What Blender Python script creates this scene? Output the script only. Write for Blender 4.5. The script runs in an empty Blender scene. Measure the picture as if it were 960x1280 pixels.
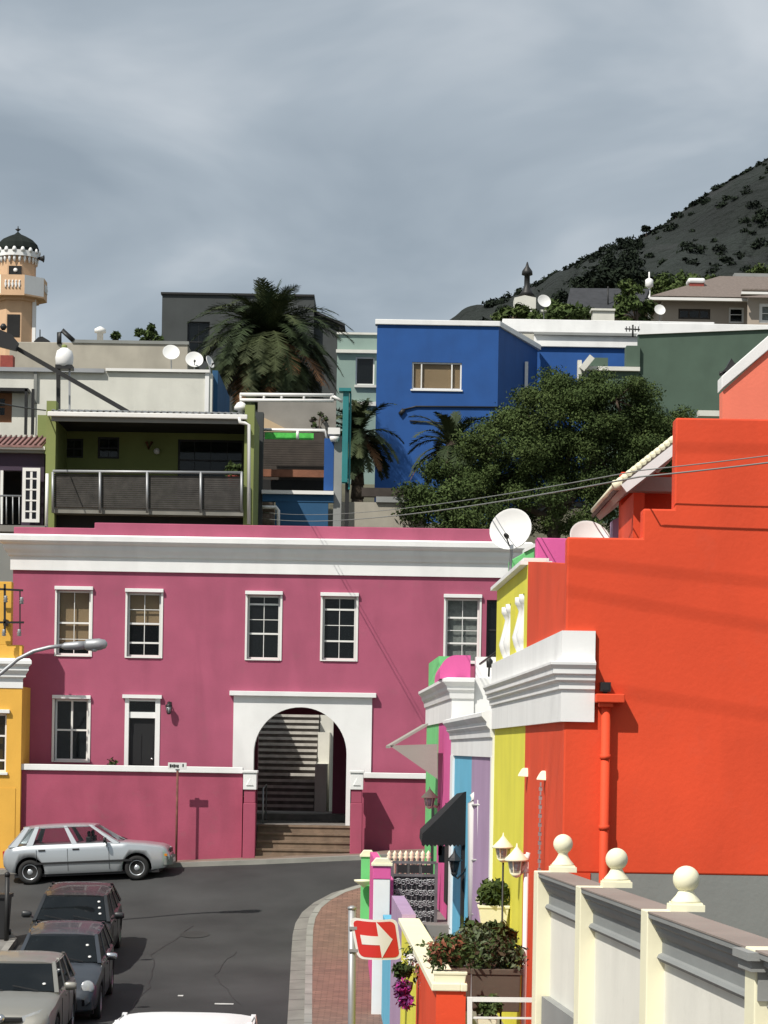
import bpy, math, random
import numpy as np
from mathutils import Vector, Matrix
random.seed(7); np.random.seed(7)
sc = bpy.context.scene; C = sc.collection
R = math.radians
RHO = 0.0165; F = 3000.0
def at(u, v, Y):                       # photo pixel at depth Y -> world X, Z
    a = u-480.0; b = 937.5-v
    x = a*math.cos(RHO)-b*math.sin(RHO); z = a*math.sin(RHO)+b*math.cos(RHO)
    return x*Y/F, z*Y/F
def AX(u, v, Y): return at(u, v, Y)[0]
def AZ(u, v, Y): return at(u, v, Y)[1]
def SX(L, Y): return L-0.03*Y          # street frame: lateral offset -> world X
# ---------------------------------------------------------------- ground height
GP = [(-60,-5.6),(20,-5.4),(27,-5.3),(38.5,-4.98),(43,-4.9),(48,-4.46),(50.5,-4.2),(53,-3.86),(54.5,-3.58),(55.5,-3.27),(56.3,-3.03),(57,-2.93),(58,-2.86),(62,-2.8),(66,-2.7)]
def lerp_tab(t, x):
    if x <= t[0][0]: return t[0][1]
    for (a, b), (c, d) in zip(t, t[1:]):
        if x <= c: return b+(d-b)*(x-a)/(c-a)
    return t[-1][1]
def g(Y): return sum(lerp_tab(GP, Y+k) for k in (-.8,-.4,0,.4,.8))/5
def G(X, Y):
    s = min(1, max(0, (Y-49)/7)); s = s*s*(3-2*s)
    return g(Y)+.058*s*(max(-14, min(8, X))+4.4)
# ---------------------------------------------------------------- materials
MC = {}
def _new(name):
    m = bpy.data.materials.new(name); m.use_nodes = True
    nt = m.node_tree; b = nt.nodes['Principled BSDF']
    return m, nt, b
def srgb(r, gg, b, k=.95):
    f = lambda c: (((c/255+.055)/1.055)**2.4 if c > 10 else c/255/12.92)
    q = [f(c)/k for c in (r, gg, b)]; l = .25*q[0]+.6*q[1]+.15*q[2]
    return tuple(min(.85, c*.92+l*.08) for c in q)
def mat(name, rgb, rough=.75, var=.08, bump=.25, scale=1.2, fine=22, streak=.0, metal=0, spec=.4, coat=0, dirt=.0, dist=.01):
    if name in MC: return MC[name]
    m, nt, b = _new(name); N = nt.nodes; K = nt.links
    geo = N.new('ShaderNodeNewGeometry')
    n1 = N.new('ShaderNodeTexNoise'); n1.inputs['Scale'].default_value = scale; n1.inputs['Detail'].default_value = 6
    K.new(geo.outputs['Position'], n1.inputs['Vector'])
    mp = N.new('ShaderNodeMapping'); mp.inputs['Scale'].default_value = (3, 3, .7)
    K.new(geo.outputs['Position'], mp.inputs['Vector'])
    n2 = N.new('ShaderNodeTexNoise'); n2.inputs['Scale'].default_value = .45; n2.inputs['Detail'].default_value = 7; n2.inputs['Distortion'].default_value = .6
    K.new(mp.outputs[0], n2.inputs['Vector'])
    mr = N.new('ShaderNodeMapRange'); mr.inputs['From Min'].default_value = .3; mr.inputs['From Max'].default_value = .7
    mr.inputs['To Min'].default_value = 1-var; mr.inputs['To Max'].default_value = 1+var
    K.new(n1.outputs['Fac'], mr.inputs['Value'])
    mr2 = N.new('ShaderNodeMapRange'); mr2.inputs['From Min'].default_value = .45; mr2.inputs['From Max'].default_value = .75
    mr2.inputs['To Min'].default_value = 1; mr2.inputs['To Max'].default_value = 1-streak
    K.new(n2.outputs['Fac'], mr2.inputs['Value'])
    mu = N.new('ShaderNodeMath'); mu.operation = 'MULTIPLY'
    K.new(mr.outputs[0], mu.inputs[0]); K.new(mr2.outputs[0], mu.inputs[1])
    vm = N.new('ShaderNodeVectorMath'); vm.operation = 'SCALE'
    vm.inputs[0].default_value = rgb; K.new(mu.outputs[0], vm.inputs['Scale'])
    if dirt:
        n4 = N.new('ShaderNodeTexNoise'); n4.inputs['Scale'].default_value = 2.3; n4.inputs['Detail'].default_value = 9; n4.inputs['Roughness'].default_value = .7
        K.new(geo.outputs['Position'], n4.inputs['Vector'])
        r4 = N.new('ShaderNodeMapRange'); r4.inputs['From Min'].default_value = .56; r4.inputs['From Max'].default_value = .78
        r4.inputs['To Max'].default_value = dirt
        K.new(n4.outputs['Fac'], r4.inputs['Value'])
        mx = N.new('ShaderNodeMix'); mx.data_type = 'RGBA'; K.new(r4.outputs[0], mx.inputs['Factor'])
        K.new(vm.outputs[0], mx.inputs['A']); mx.inputs['B'].default_value = (.16, .15, .13, 1)
        K.new(mx.outputs['Result'], b.inputs['Base Color'])
    else: K.new(vm.outputs[0], b.inputs['Base Color'])
    b.inputs['Roughness'].default_value = rough; b.inputs['Metallic'].default_value = metal
    b.inputs['Specular IOR Level'].default_value = spec; b.inputs['Coat Weight'].default_value = coat
    b.inputs['Coat Roughness'].default_value = .05
    if bump:
        n3 = N.new('ShaderNodeTexNoise'); n3.inputs['Scale'].default_value = fine; n3.inputs['Detail'].default_value = 4
        K.new(geo.outputs['Position'], n3.inputs['Vector'])
        ad = N.new('ShaderNodeMath'); ad.operation = 'ADD'
        K.new(n3.outputs['Fac'], ad.inputs[0]); K.new(n1.outputs['Fac'], ad.inputs[1])
        bp = N.new('ShaderNodeBump'); bp.inputs['Strength'].default_value = bump; bp.inputs['Distance'].default_value = dist
        K.new(ad.outputs[0], bp.inputs['Height']); K.new(bp.outputs[0], b.inputs['Normal'])
    MC[name] = m; return m
def glass(name, tint, trans):
    if name in MC: return MC[name]
    m, nt, b = _new(name); N = nt.nodes; K = nt.links
    b.inputs['Base Color'].default_value = (.012, .015, .017, 1); b.inputs['Roughness'].default_value = .04
    b.inputs['Specular IOR Level'].default_value = .6
    t = N.new('ShaderNodeBsdfTransparent'); t.inputs['Color'].default_value = tint+(1,)
    mx = N.new('ShaderNodeMixShader'); mx.inputs[0].default_value = trans
    K.new(b.outputs[0], mx.inputs[1]); K.new(t.outputs[0], mx.inputs[2])
    K.new(mx.outputs[0], N['Material Output'].inputs['Surface'])
    MC[name] = m; return m
PINK = mat('pink_plaster', srgb(166,78,106), var=.08, streak=.15, dirt=.16)
PINKD = mat('pink_boundary_plaster', srgb(163,70,96), var=.11, streak=.20, dirt=.22)
WHITE = mat('white_trim_paint', (.80,.80,.79), var=.04, bump=.12, streak=.10, dirt=.06)
CREAMW = mat('cream_paint', srgb(238,228,196,.95), var=.04, bump=.12, streak=.08, dirt=.05)
RED = mat('red_orange_plaster', (.72,.070,.021), var=.10, streak=.14, dirt=.07, scale=.8)
SALMON = mat('salmon_plaster', srgb(250,118,90), var=.05, streak=.06)
YEL = mat('lime_yellow_plaster', srgb(222,214,46), var=.06, streak=.08)
PURP = mat('lilac_plaster', srgb(168,140,172), var=.06, streak=.08)
BLUE = mat('sky_blue_plaster', srgb(92,178,210), var=.06, streak=.08)
MAG = mat('magenta_plaster', srgb(214,84,152), var=.06, streak=.06)
GRN = mat('mint_green_plaster', srgb(105,196,118), var=.06, streak=.08)
OCHRE = mat('mustard_plaster', srgb(226,170,50), var=.06, streak=.12)
COBALT = mat('cobalt_blue_plaster', srgb(20,78,146), var=.08, streak=.10, dirt=.04)
DKGREEN = mat('dark_green_plaster', srgb(72,92,78), var=.08, streak=.10)
PALEGR = mat('pale_green_plaster', srgb(128,150,140), var=.06, streak=.10)
CHAR = mat('charcoal_plaster', srgb(62,66,66), var=.10, streak=.12)
BEIGE = mat('weathered_beige_render', srgb(162,156,142), var=.10, streak=.16, dirt=.2)
OFFW = mat('off_white_render', srgb(205,204,194), var=.06, streak=.12, dirt=.10)
OLIVE = mat('olive_green_paint', srgb(126,136,74), var=.08, streak=.08)
DEEPP = mat('deep_purple_paint', srgb(62,48,66), var=.08)
GREYP = mat('grey_paint', srgb(126,128,124), var=.06, streak=.10, dirt=.08)
COPB = mat('weathered_coping', srgb(140,128,120), var=.12, dirt=.25)
PLINTH = mat('grey_plinth_paint', srgb(140,142,140), var=.07, streak=.1, dirt=.1)
STONE = mat('brown_step_stone', srgb(120,100,82), var=.25, scale=4, dirt=.5, bump=.5)
NOSE = mat('pale_step_edge', (.48,.46,.42), var=.2, scale=4, dirt=.3)
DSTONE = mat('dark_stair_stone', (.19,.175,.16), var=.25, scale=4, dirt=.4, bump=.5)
BLACK = mat('black_paint', (.015,.015,.016), rough=.45, var=.1, bump=.05)
CANVASB = mat('black_canvas', (.012,.012,.013), rough=.9, var=.2, bump=.3)
CANVASG = mat('grey_canvas', srgb(150,148,138), rough=.9, var=.05, bump=.3)
DWOOD = mat('dark_wood', (.05,.04,.033), var=.3, scale=3)
BRWOOD = mat('brown_wood', (.20,.09,.045), var=.25, scale=3)
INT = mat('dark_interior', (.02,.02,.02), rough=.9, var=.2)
BLIND = mat('tan_blind', srgb(178,150,112), var=.08, rough=.9)
CURT = mat('grey_lace_curtain', srgb(150,155,150), var=.25, scale=9, rough=.95)
METG = mat('galvanised_metal', (.36,.37,.38), rough=.5, metal=.5, var=.1, bump=.05)
METD = mat('dark_metal', (.03,.03,.03), rough=.5, metal=.3, var=.1, bump=.05)
WMET = mat('white_metal_paint', (.78,.77,.74), rough=.4, var=.04, bump=.04)
DISH = mat('dish_white_paint', (.72,.72,.70), rough=.55, var=.05, bump=.03)
TEAL = mat('teal_paint', srgb(30,120,122), rough=.5, var=.12)
TEALB = mat('deep_blue_paint', srgb(30,80,118), var=.10)
TERRA = mat('minaret_ochre_plaster', srgb(208,170,132), var=.07)
DARKR = mat('dark_dome_roof', (.018,.022,.02), var=.25, rough=.9, spec=.1)
TILE = mat('grey_brown_roof_tiles', srgb(112,100,92), var=.15, scale=6, bump=.5, fine=12, dist=.05)
SANDW = mat('sand_wall', srgb(165,152,138), var=.05)
BRICKR = mat('red_brick', srgb(140,60,50), var=.15, scale=8)
GLASS = glass('window_glass', (.8,.84,.84), .6)
CLEARG = glass('car_clear_glass', (.93,.95,.95), .88)
GLASSB = glass('window_glass_clear', (.95,.96,.96), .85)
DARKG = glass('car_dark_glass', (.35,.4,.42), .45)
SILV = mat('silver_car_paint', (.52,.55,.57), rough=.3, metal=.55, var=.03, bump=0, coat=.6)
NAVY = mat('dark_green_black_car_paint', (.022,.024,.026), rough=.4, var=.03, bump=0, coat=.3)
SLATE = mat('slate_blue_car_paint', (.05,.058,.07), rough=.4, metal=.3, var=.03, bump=0, coat=.3)
GOLD = mat('champagne_grey_car_paint', (.27,.265,.24), rough=.42, metal=.4, var=.03, bump=0, coat=.2)
WCAR = mat('white_car_paint', (.78,.79,.80), rough=.5, var=.02, bump=0, coat=.1, spec=.3)
TYRE = mat('tyre_rubber', (.018,.018,.018), rough=.85, var=.1, bump=.1)
CHROME = mat('bright_metal', (.6,.6,.6), rough=.2, metal=1, var=.03, bump=0)
PLAST = mat('black_plastic', (.02,.02,.021), rough=.5, var=.1, bump=.05)
LAMPG = mat('headlamp_lens', (.36,.38,.39), rough=.08, var=.15, scale=12, bump=.1, coat=1)
REDL = mat('red_tail_lens', (.45,.02,.015), rough=.15, var=.1, bump=0, coat=1)
SIGNR = mat('sign_red', srgb(196,36,30), rough=.45, var=.05, bump=.03)
SIGNW = mat('sign_white', (.70,.70,.68), rough=.45, var=.06, bump=.03)
TRUNK = mat('bark', (.10,.075,.055), rough=.95, var=.3, scale=6, bump=.8, dist=.03)
PLEAF = [mat('palm_leaf_a', (.030,.045,.018), spec=.2, rough=.7, var=.3, bump=0), mat('palm_leaf_b', (.055,.068,.028), spec=.2, rough=.7, var=.3, bump=0), mat('palm_dry_leaf', (.20,.10,.045), rough=.9, var=.3, bump=0)]
LEAF = [mat('leaf_dark', (.044,.066,.022), spec=.1, rough=.8, var=.35, bump=0), mat('leaf_mid', (.058,.085,.027), spec=.1, rough=.8, var=.35, bump=0), mat('leaf_light', (.078,.106,.035), spec=.1, rough=.75, var=.3, bump=0)]
LEAFR = [mat('leaf_rust', (.22,.07,.035), rough=.7, var=.3, bump=0), LEAF[1], LEAF[2]]
FLOWM = [mat('magenta_petals', (.42,.03,.24), rough=.6, var=.3, bump=0), mat('violet_petals', (.16,.03,.16), rough=.6, var=.3, bump=0)]
FLOWW = [mat('white_petals', (.7,.68,.64), rough=.6, var=.1, bump=0), LEAF[1]]
PLANTB = mat('brown_planter', (.10,.075,.055), var=.2, rough=.8)
# ---------------------------------------------------------------- mesh builder
W = {}
def wl(o): return W.get(o, Vector((0,0,0)))
class MB:
    def __init__(s): s.v = []; s.f = []; s.mi = []; s.sm = []; s.mats = []; s.cm = 0; s.T = None; s.smooth = False
    def m(s, material):
        if material not in s.mats: s.mats.append(material)
        s.cm = s.mats.index(material); return s
    def add(s, vs, fs, smooth=None):
        n = len(s.v)
        for p in vs:
            p = Vector(p); s.v.append(s.T @ p if s.T else p)
        for f in fs: s.f.append([n+i for i in f]); s.mi.append(s.cm); s.sm.append(s.smooth if smooth is None else smooth)
        return s
    def box(s, x0, x1, y0, y1, z0, z1):
        if x0 > x1: x0, x1 = x1, x0
        if y0 > y1: y0, y1 = y1, y0
        if z0 > z1: z0, z1 = z1, z0
        return s.add([(x0,y0,z0),(x1,y0,z0),(x1,y1,z0),(x0,y1,z0),(x0,y0,z1),(x1,y0,z1),(x1,y1,z1),(x0,y1,z1)],
                     [(3,2,1,0),(4,5,6,7),(0,1,5,4),(1,2,6,5),(2,3,7,6),(3,0,4,7)], False)
    def boxL(s, l0, l1, y0, y1, z0, z1):      # box sheared to the street direction
        p = [(l0,y0),(l1,y0),(l1,y1),(l0,y1)]
        return s.add([(SX(l,y),y,z0) for l,y in p]+[(SX(l,y),y,z1) for l,y in p],
                     [(3,2,1,0),(4,5,6,7),(0,1,5,4),(1,2,6,5),(2,3,7,6),(3,0,4,7)], False)
    def prism(s, poly, y0, y1):               # polygon in XZ, extruded along Y
        n = len(poly)
        return s.add([(x,y0,z) for x,z in poly]+[(x,y1,z) for x,z in poly],
                     [tuple(range(n-1,-1,-1)), tuple(range(n,2*n))]+[(i,(i+1)%n,n+(i+1)%n,n+i) for i in range(n)], False)
    def prismZ(s, poly, z0, z1):
        n = len(poly)
        return s.add([(x,y,z0) for x,y in poly]+[(x,y,z1) for x,y in poly],
                     [tuple(range(n-1,-1,-1)), tuple(range(n,2*n))]+[(i,(i+1)%n,n+(i+1)%n,n+i) for i in range(n)], False)
    def tube(s, pts, r, n=8, cap=True, r2=None):
        pts = [Vector(p) for p in pts]; rings = []; vs = []
        for i, p in enumerate(pts):
            d = (pts[min(i+1,len(pts)-1)]-pts[max(i-1,0)])
            d = d.normalized() if d.length > 1e-9 else Vector((0,0,1))
            a = d.cross(Vector((0,0,1)) if abs(d.z) < .9 else Vector((1,0,0))).normalized(); b = d.cross(a)
            rr = r if r2 is None else r+(r2-r)*i/(len(pts)-1)
            for k in range(n):
                t = 2*math.pi*k/n; vs.append(p+a*math.cos(t)*rr+b*math.sin(t)*rr)
        fs = []
        for i in range(len(pts)-1):
            for k in range(n): fs.append((i*n+k, i*n+(k+1)%n, (i+1)*n+(k+1)%n, (i+1)*n+k))
        if cap: fs += [tuple(range(n-1,-1,-1)), tuple((len(pts)-1)*n+k for k in range(n))]
        return s.add(vs, fs, True)
    def bar(s, a, b, w, h=None):              # square bar
        h = h or w; a = Vector(a); b = Vector(b); d = (b-a).normalized()
        u = d.cross(Vector((0,0,1)) if abs(d.z) < .9 else Vector((0,1,0))).normalized(); v = d.cross(u)
        q = [(-w/2,-h/2),(w/2,-h/2),(w/2,h/2),(-w/2,h/2)]
        vs = [a+u*i+v*j for i,j in q]+[b+u*i+v*j for i,j in q]
        return s.add(vs, [(3,2,1,0),(4,5,6,7),(0,1,5,4),(1,2,6,5),(2,3,7,6),(3,0,4,7)], False)
    def lathe(s, prof, c, n=20, axis=None, smooth=True):     # prof: (radius, height)
        c = Vector(c); vs = []; fs = []
        M = axis.to_track_quat('Z','Y').to_matrix() if axis else Matrix.Identity(3)
        for r, z in prof:
            for k in range(n):
                t = 2*math.pi*k/n; vs.append(c+M @ Vector((r*math.cos(t), r*math.sin(t), z)))
        for i in range(len(prof)-1):
            for k in range(n): fs.append((i*n+k, i*n+(k+1)%n, (i+1)*n+(k+1)%n, (i+1)*n+k))
        fs += [tuple(range(n-1,-1,-1)), tuple((len(prof)-1)*n+k for k in range(n))]
        return s.add(vs, fs, smooth)
    def wall(s, x0, x1, z0, z1, y0, y1, holes):              # slab with rectangular openings (y0 = face to the camera)
        xs = sorted({x0,x1}|{h[0] for h in holes}|{h[1] for h in holes}); zs = sorted({z0,z1}|{h[2] for h in holes}|{h[3] for h in holes})
        def solid(i, j):
            if i < 0 or j < 0 or i >= len(xs)-1 or j >= len(zs)-1: return False
            cx = (xs[i]+xs[i+1])/2; cz = (zs[j]+zs[j+1])/2
            return not any(h[0] < cx < h[1] and h[2] < cz < h[3] for h in holes)
        for i in range(len(xs)-1):
            for j in range(len(zs)-1):
                if not solid(i, j): continue
                a,b,c,d = xs[i],xs[i+1],zs[j],zs[j+1]
                s.add([(a,y0,c),(b,y0,c),(b,y0,d),(a,y0,d)], [(0,1,2,3)]); s.add([(a,y1,c),(b,y1,c),(b,y1,d),(a,y1,d)], [(3,2,1,0)])
                if not solid(i-1,j): s.add([(a,y0,c),(a,y1,c),(a,y1,d),(a,y0,d)], [(3,2,1,0)])
                if not solid(i+1,j): s.add([(b,y0,c),(b,y1,c),(b,y1,d),(b,y0,d)], [(0,1,2,3)])
                if not solid(i,j-1): s.add([(a,y0,c),(b,y0,c),(b,y1,c),(a,y1,c)], [(3,2,1,0)])
                if not solid(i,j+1): s.add([(a,y0,d),(b,y0,d),(b,y1,d),(a,y1,d)], [(0,1,2,3)])
        return s
    def build(s, name, parent=None, bev=0, sharp=None, weld=False):
        if not s.v: return None
        if weld:
            key = {}; mp = []; nv = []
            for p in s.v:
                k = (round(p.x,5), round(p.y,5), round(p.z,5))
                if k not in key: key[k] = len(nv); nv.append(p)
                mp.append(key[k])
            s.v = nv; s.f = [[mp[i] for i in f] for f in s.f]
        mn = Vector([min(p[i] for p in s.v) for i in range(3)]); mx = Vector([max(p[i] for p in s.v) for i in range(3)])
        o0 = Vector(((mn.x+mx.x)/2, (mn.y+mx.y)/2, mn.z))
        me = bpy.data.meshes.new(name); me.from_pydata([p-o0 for p in s.v], [], s.f)
        for m_ in s.mats: me.materials.append(m_)
        me.polygons.foreach_set('material_index', s.mi); me.polygons.foreach_set('use_smooth', s.sm)
        if sharp: me.set_sharp_from_angle(angle=R(sharp))
        me.update()
        o = bpy.data.objects.new(name, me); C.objects.link(o)
        o.parent = parent; o.location = o0-(wl(parent) if parent else Vector((0,0,0))); W[o] = o0
        if bev:
            b = o.modifiers.new('bevel','BEVEL'); b.width = bev; b.segments = 2; b.limit_method = 'ANGLE'; b.angle_limit = R(40)
        return o
def empty(name, loc, label, cat, group=None):
    o = bpy.data.objects.new(name, None); C.objects.link(o); o.location = loc; o.empty_display_size = .2; W[o] = Vector(loc)
    return tag(o, label, cat, group)
def tag(o, label=None, cat=None, group=None, kind=None):
    if label: o['label'] = label
    if cat: o['category'] = cat
    if group: o['group'] = group
    if kind: o['kind'] = kind
    return o
def one(name, mb, label, cat, group=None, **k): return tag(mb.build(name, None, **k), label, cat, group)
def struct(name, mb, **k):
    o = mb.build(name, None, **k); o['kind'] = 'structure'; return o
def copy_tree(o, parent=None):
    c = o.copy(); C.objects.link(c); c.parent = parent; W[c] = W[o].copy()
    for ch in list(o.children): copy_tree(ch, c)
    return c
def B(m_, *boxes):
    b = MB().m(m_)
    for q in boxes: b.box(*q)
    return b
def BL(m_, *boxes):
    b = MB().m(m_)
    for q in boxes: b.boxL(*q)
    return b
# ---------------------------------------------------------------- windows
def window(parent, x0, x1, z0, z1, yf, cols=2, rails=(.5,), frame=WMET, inner=INT, rec=.10, fw=.05, bars=.016, hbars=(), lintel=None, sill=None, name='window', pane=GLASS, blindfrac=None, trim=0):
    f = MB().m(frame); y0 = yf+rec; y1 = y0+.06
    f.box(x0, x0+fw, y0, y1, z0, z1); f.box(x1-fw, x1, y0, y1, z0, z1)
    f.box(x0+fw, x1-fw, y0, y1, z1-fw, z1); f.box(x0+fw, x1-fw, y0, y1, z0, z0+fw)
    H = z1-z0
    for r_ in rails: f.box(x0+fw, x1-fw, y0+.004, y1-.004, z0+H*r_-.022, z0+H*r_+.022)
    for k in range(1, cols): 
        xx = x0+(x1-x0)*k/cols; f.box(xx-bars/2, xx+bars/2, y0+.012, y1-.012, z0+fw, z1-fw)
    for r_ in hbars: f.box(x0+fw, x1-fw, y0+.016, y1-.016, z0+H*r_-bars/2, z0+H*r_+bars/2)
    if trim:   # plaster surround standing proud of the wall
        f.box(x0-trim, x0, yf-.025, y1, z0-trim*.6, z1); f.box(x1, x1+trim, yf-.025, y1, z0-trim*.6, z1); f.box(x0, x1, yf-.04, y1, z0-trim*.6, z0-.001)
    w = f.build(name, parent)
    p = B(pane, (x0+fw, x1-fw, y0+.026, y0+.034, z0+fw, z1-fw)).build('pane', w)
    if inner is not INT:
        zb = z0+fw if blindfrac is None else z0+H*blindfrac
        B(inner, (x0+fw, x1-fw, y1+.05, y1+.06, zb, z1-fw)).build('blind' if inner is BLIND else 'curtain', w)
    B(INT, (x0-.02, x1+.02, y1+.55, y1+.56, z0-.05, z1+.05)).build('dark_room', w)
    if lintel: B(WHITE, (x0-lintel, x1+lintel, yf-.09, yf+.02, z1+.01, z1+.10)).build('lintel', w, bev=.008)
    if sill: B(WHITE, (x0-sill, x1+sill, yf-.06, yf+rec, z0-.07, z0-.004)).build('sill', w, bev=.008)
    return w
# ---------------------------------------------------------------- foliage
def leafcloud(name, parent, clumps, n, size, mats, flat=.75, lab=None):
    """clumps: (x,y,z,r,zr); leaves are small bent quads spread through each clump, denser near its skin"""
    k = len(clumps); c = np.array(clumps, dtype=float); w = c[:,3]**2; w /= w.sum()
    idx = np.random.choice(k, n, p=w)
    d = np.random.normal(size=(n,3)); d /= np.linalg.norm(d, axis=1)[:,None]
    rad = np.random.uniform(0, 1, n)**.45
    ctr = c[idx,:3]+d*rad[:,None]*np.stack([c[idx,3], c[idx,3], c[idx,4]], 1)*(1+.12*np.random.normal(size=(n,1)))
    nrm = d*.6+np.random.normal(size=(n,3))*.6; nrm[:,2] += .35; nrm /= np.linalg.norm(nrm, axis=1)[:,None]
    t = np.cross(nrm, np.random.normal(size=(n,3))); t /= np.linalg.norm(t, axis=1)[:,None]; b = np.cross(nrm, t)
    s = size*np.random.uniform(.6, 1.4, (n,1))
    V = np.stack([ctr-t*s, ctr-b*s*.45+nrm*s*.15, ctr+t*s, ctr+b*s*.45+nrm*s*.15], 1).reshape(-1,3)
    o0 = np.array([c[:,0].mean(), c[:,1].mean(), V[:,2].min()])
    me = bpy.data.meshes.new(name); me.vertices.add(4*n); me.vertices.foreach_set('co', (V-o0).ravel())
    me.loops.add(4*n); me.loops.foreach_set('vertex_index', np.arange(4*n)); me.polygons.add(n)
    me.polygons.foreach_set('loop_start', np.arange(0, 4*n, 4))
    for m_ in mats: me.materials.append(m_)
    tone = np.random.uniform(0, 1, k)[idx]*.55+np.random.uniform(0, 1, n)*.45
    mi = np.minimum((tone*len(mats)).astype(int), len(mats)-1)
    me.polygons.foreach_set('material_index', mi); me.update(); me.validate()
    o = bpy.data.objects.new(name, me); C.objects.link(o); o.parent = parent
    o.location = Vector(o0)-(wl(parent) if parent else Vector((0,0,0))); W[o] = Vector(o0)
    return o
def tree(name, base, H, RX, RZ, label, cat='tree', group=None, n=9000, size=.12, nc=26, mats=None, trunk_r=.22, cz=None):
    x, y, z = base; t = empty(name, base, label, cat, group); cz = cz if cz is not None else z+H-RZ
    mb = MB().m(TRUNK); mb.tube([(x,y,z-.3),(x+.1,y,z+(cz-z)*.5),(x+.05,y,cz)], trunk_r, 9, r2=trunk_r*.5)
    cl = []
    for i in range(nc):
        a = random.uniform(0, 6.28); q = random.uniform(-1, 1); rr = random.uniform(.35, .86)
        p = (x+RX*rr*math.cos(a)*math.sqrt(1-q*q*.8), y+RX*rr*.8*math.sin(a)*math.sqrt(1-q*q*.8), cz+RZ*q*rr)
        r_ = RX*random.uniform(.16, .34); cl.append(p+(r_, r_*.75))
        if i < 9: mb.tube([(x+.05,y,cz-RZ*.6), ((x+p[0])/2,(y+p[1])/2,(cz-RZ*.6+p[2])/2+.1), p], trunk_r*.35, 6, r2=.02)
    mb.build('trunk', t)
    leafcloud('crown', t, cl, n, size, mats or LEAF)
    return t
def palm(base, H, flen, label, nf=70, seed=1, tr=.3, lw=.03):
    rnd = random.Random(seed); x, y, z = base; t = empty('palm_tree', base, label, 'palm tree')
    mb = MB().m(TRUNK); k = 12
    for i in range(k):
        za, zb = z+H*i/k, z+H*(i+1)/k
        mb.lathe([(tr*1.08, za-z), (tr*.92, zb-z)], (x,y,z), 14)
    mb.lathe([(tr*.9,0),(tr*1.7,.35),(tr*1.6,.8),(tr*.5,1.15)], (x,y,z+H-.5), 14)
    mb.build('trunk', t)
    cr = MB(); 
    for m_ in PLEAF: cr.m(m_)
    for i in range(nf):
        az = rnd.uniform(0, 6.283); el = R(-46+110*rnd.random()**1.1) if i % 9 else R(rnd.uniform(66, 86)); L = flen*rnd.uniform(.82, 1.08)*(1 if i % 9 else .68)
        dry = el < R(-5) and rnd.random() < .12
        cr.m(PLEAF[2] if dry else PLEAF[0 if rnd.random() < .6 else 1])
        p = Vector((x,y,z+H+.3)); d = Vector((math.cos(az)*math.cos(el), math.sin(az)*math.cos(el), math.sin(el)))
        side = Vector((-math.sin(az), math.cos(az), 0)); seg = 15; pts = [p.copy()]
        for s_ in range(seg):
            p = p+d*(L/seg); d = (d+Vector((0,0,-.085-.07*s_/seg))*(1.0 if el > 0 else .8)).normalized(); pts.append(p.copy())
        cr.tube(pts, .035, 4, r2=.008)
        for s_ in range(3, 3*seg):
            q = s_/3; i0 = int(q); fr = q-i0
            if i0 >= seg: break
            a = pts[i0].lerp(pts[i0+1], fr); dd = (pts[i0+1]-pts[i0]).normalized(); up = side.cross(dd)
            ll = flen*.17*(math.sin(math.pi*min(1, (q/seg)*.85+.12))**.6)*rnd.uniform(.85,1.15)
            for sg in (-1, 1):
                tip = a+(side*sg*.75+dd*.65+up*-.25*sg*0+Vector((0,0,-.35*rnd.random()+.15))).normalized()*ll
                w = dd*lw; cr.add([a-w, a+w, tip+w*.3, tip-w*.3], [(0,1,2,3)], False)
    cr.build('crown', t)
    return t
# ================================================================ camera, light
cam = bpy.data.cameras.new('camera'); co = bpy.data.objects.new('camera', cam); C.objects.link(co); sc.camera = co
cam.sensor_fit = 'VERTICAL'; cam.sensor_height = 24; cam.lens = F/1280*24; cam.shift_y = 297.5/1280; cam.clip_end = 6000; cam.clip_start = .5
c_, s_ = math.cos(RHO), math.sin(RHO)
co.matrix_world = Matrix(((c_,-s_,0,0),(0,0,-1,0),(s_,c_,0,0),(0,0,0,1)))
SAZ, SEL = R(40), R(50)
sd = Vector((-math.sin(SAZ)*math.cos(SEL), -math.cos(SAZ)*math.cos(SEL), math.sin(SEL)))   # towards the sun
sl = bpy.data.lights.new('sun', 'SUN'); sl.energy = 4.4; sl.angle = R(.53); sl.color = (1,.95,.87)
so = bpy.data.objects.new('sun', sl); C.objects.link(so); so.rotation_euler = sd.to_track_quat('Z','Y').to_euler()
so.location = (-30,-30,40)
wd = bpy.data.worlds.new('World'); sc.world = wd; wd.use_nodes = True; nt = wd.node_tree; N = nt.nodes; K = nt.links
bg = N['Background']; bg.inputs['Strength'].default_value = .1
sky = N.new('ShaderNodeTexSky'); sky.sky_type = 'NISHITA'; sky.sun_disc = False; sky.sun_elevation = SEL; sky.sun_rotation = math.pi+SAZ
tc = N.new('ShaderNodeTexCoord'); mp = N.new('ShaderNodeMapping'); mp.inputs['Scale'].default_value = (3.4, 3.4, 8.5); mp.inputs['Location'].default_value = (.4,.2,.7)
mp.inputs['Rotation'].default_value = (0, R(-9), 0)
K.new(tc.outputs['Generated'], mp.inputs['Vector'])
n1 = N.new('ShaderNodeTexNoise'); n1.inputs['Scale'].default_value = 1.5; n1.inputs['Detail'].default_value = 5; n1.inputs['Roughness'].default_value = .48; n1.inputs['Distortion'].default_value = .4
K.new(mp.outputs[0], n1.inputs['Vector'])
cr = N.new('ShaderNodeValToRGB'); e = cr.color_ramp.elements
e[0].position = .36; e[0].color = (2.85,3.35,3.82,1); e[1].position = .64; e[1].color = (5.7,6.1,6.45,1)
mid = e.new(.5); mid.color = (3.85,4.38,4.85,1)
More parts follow.
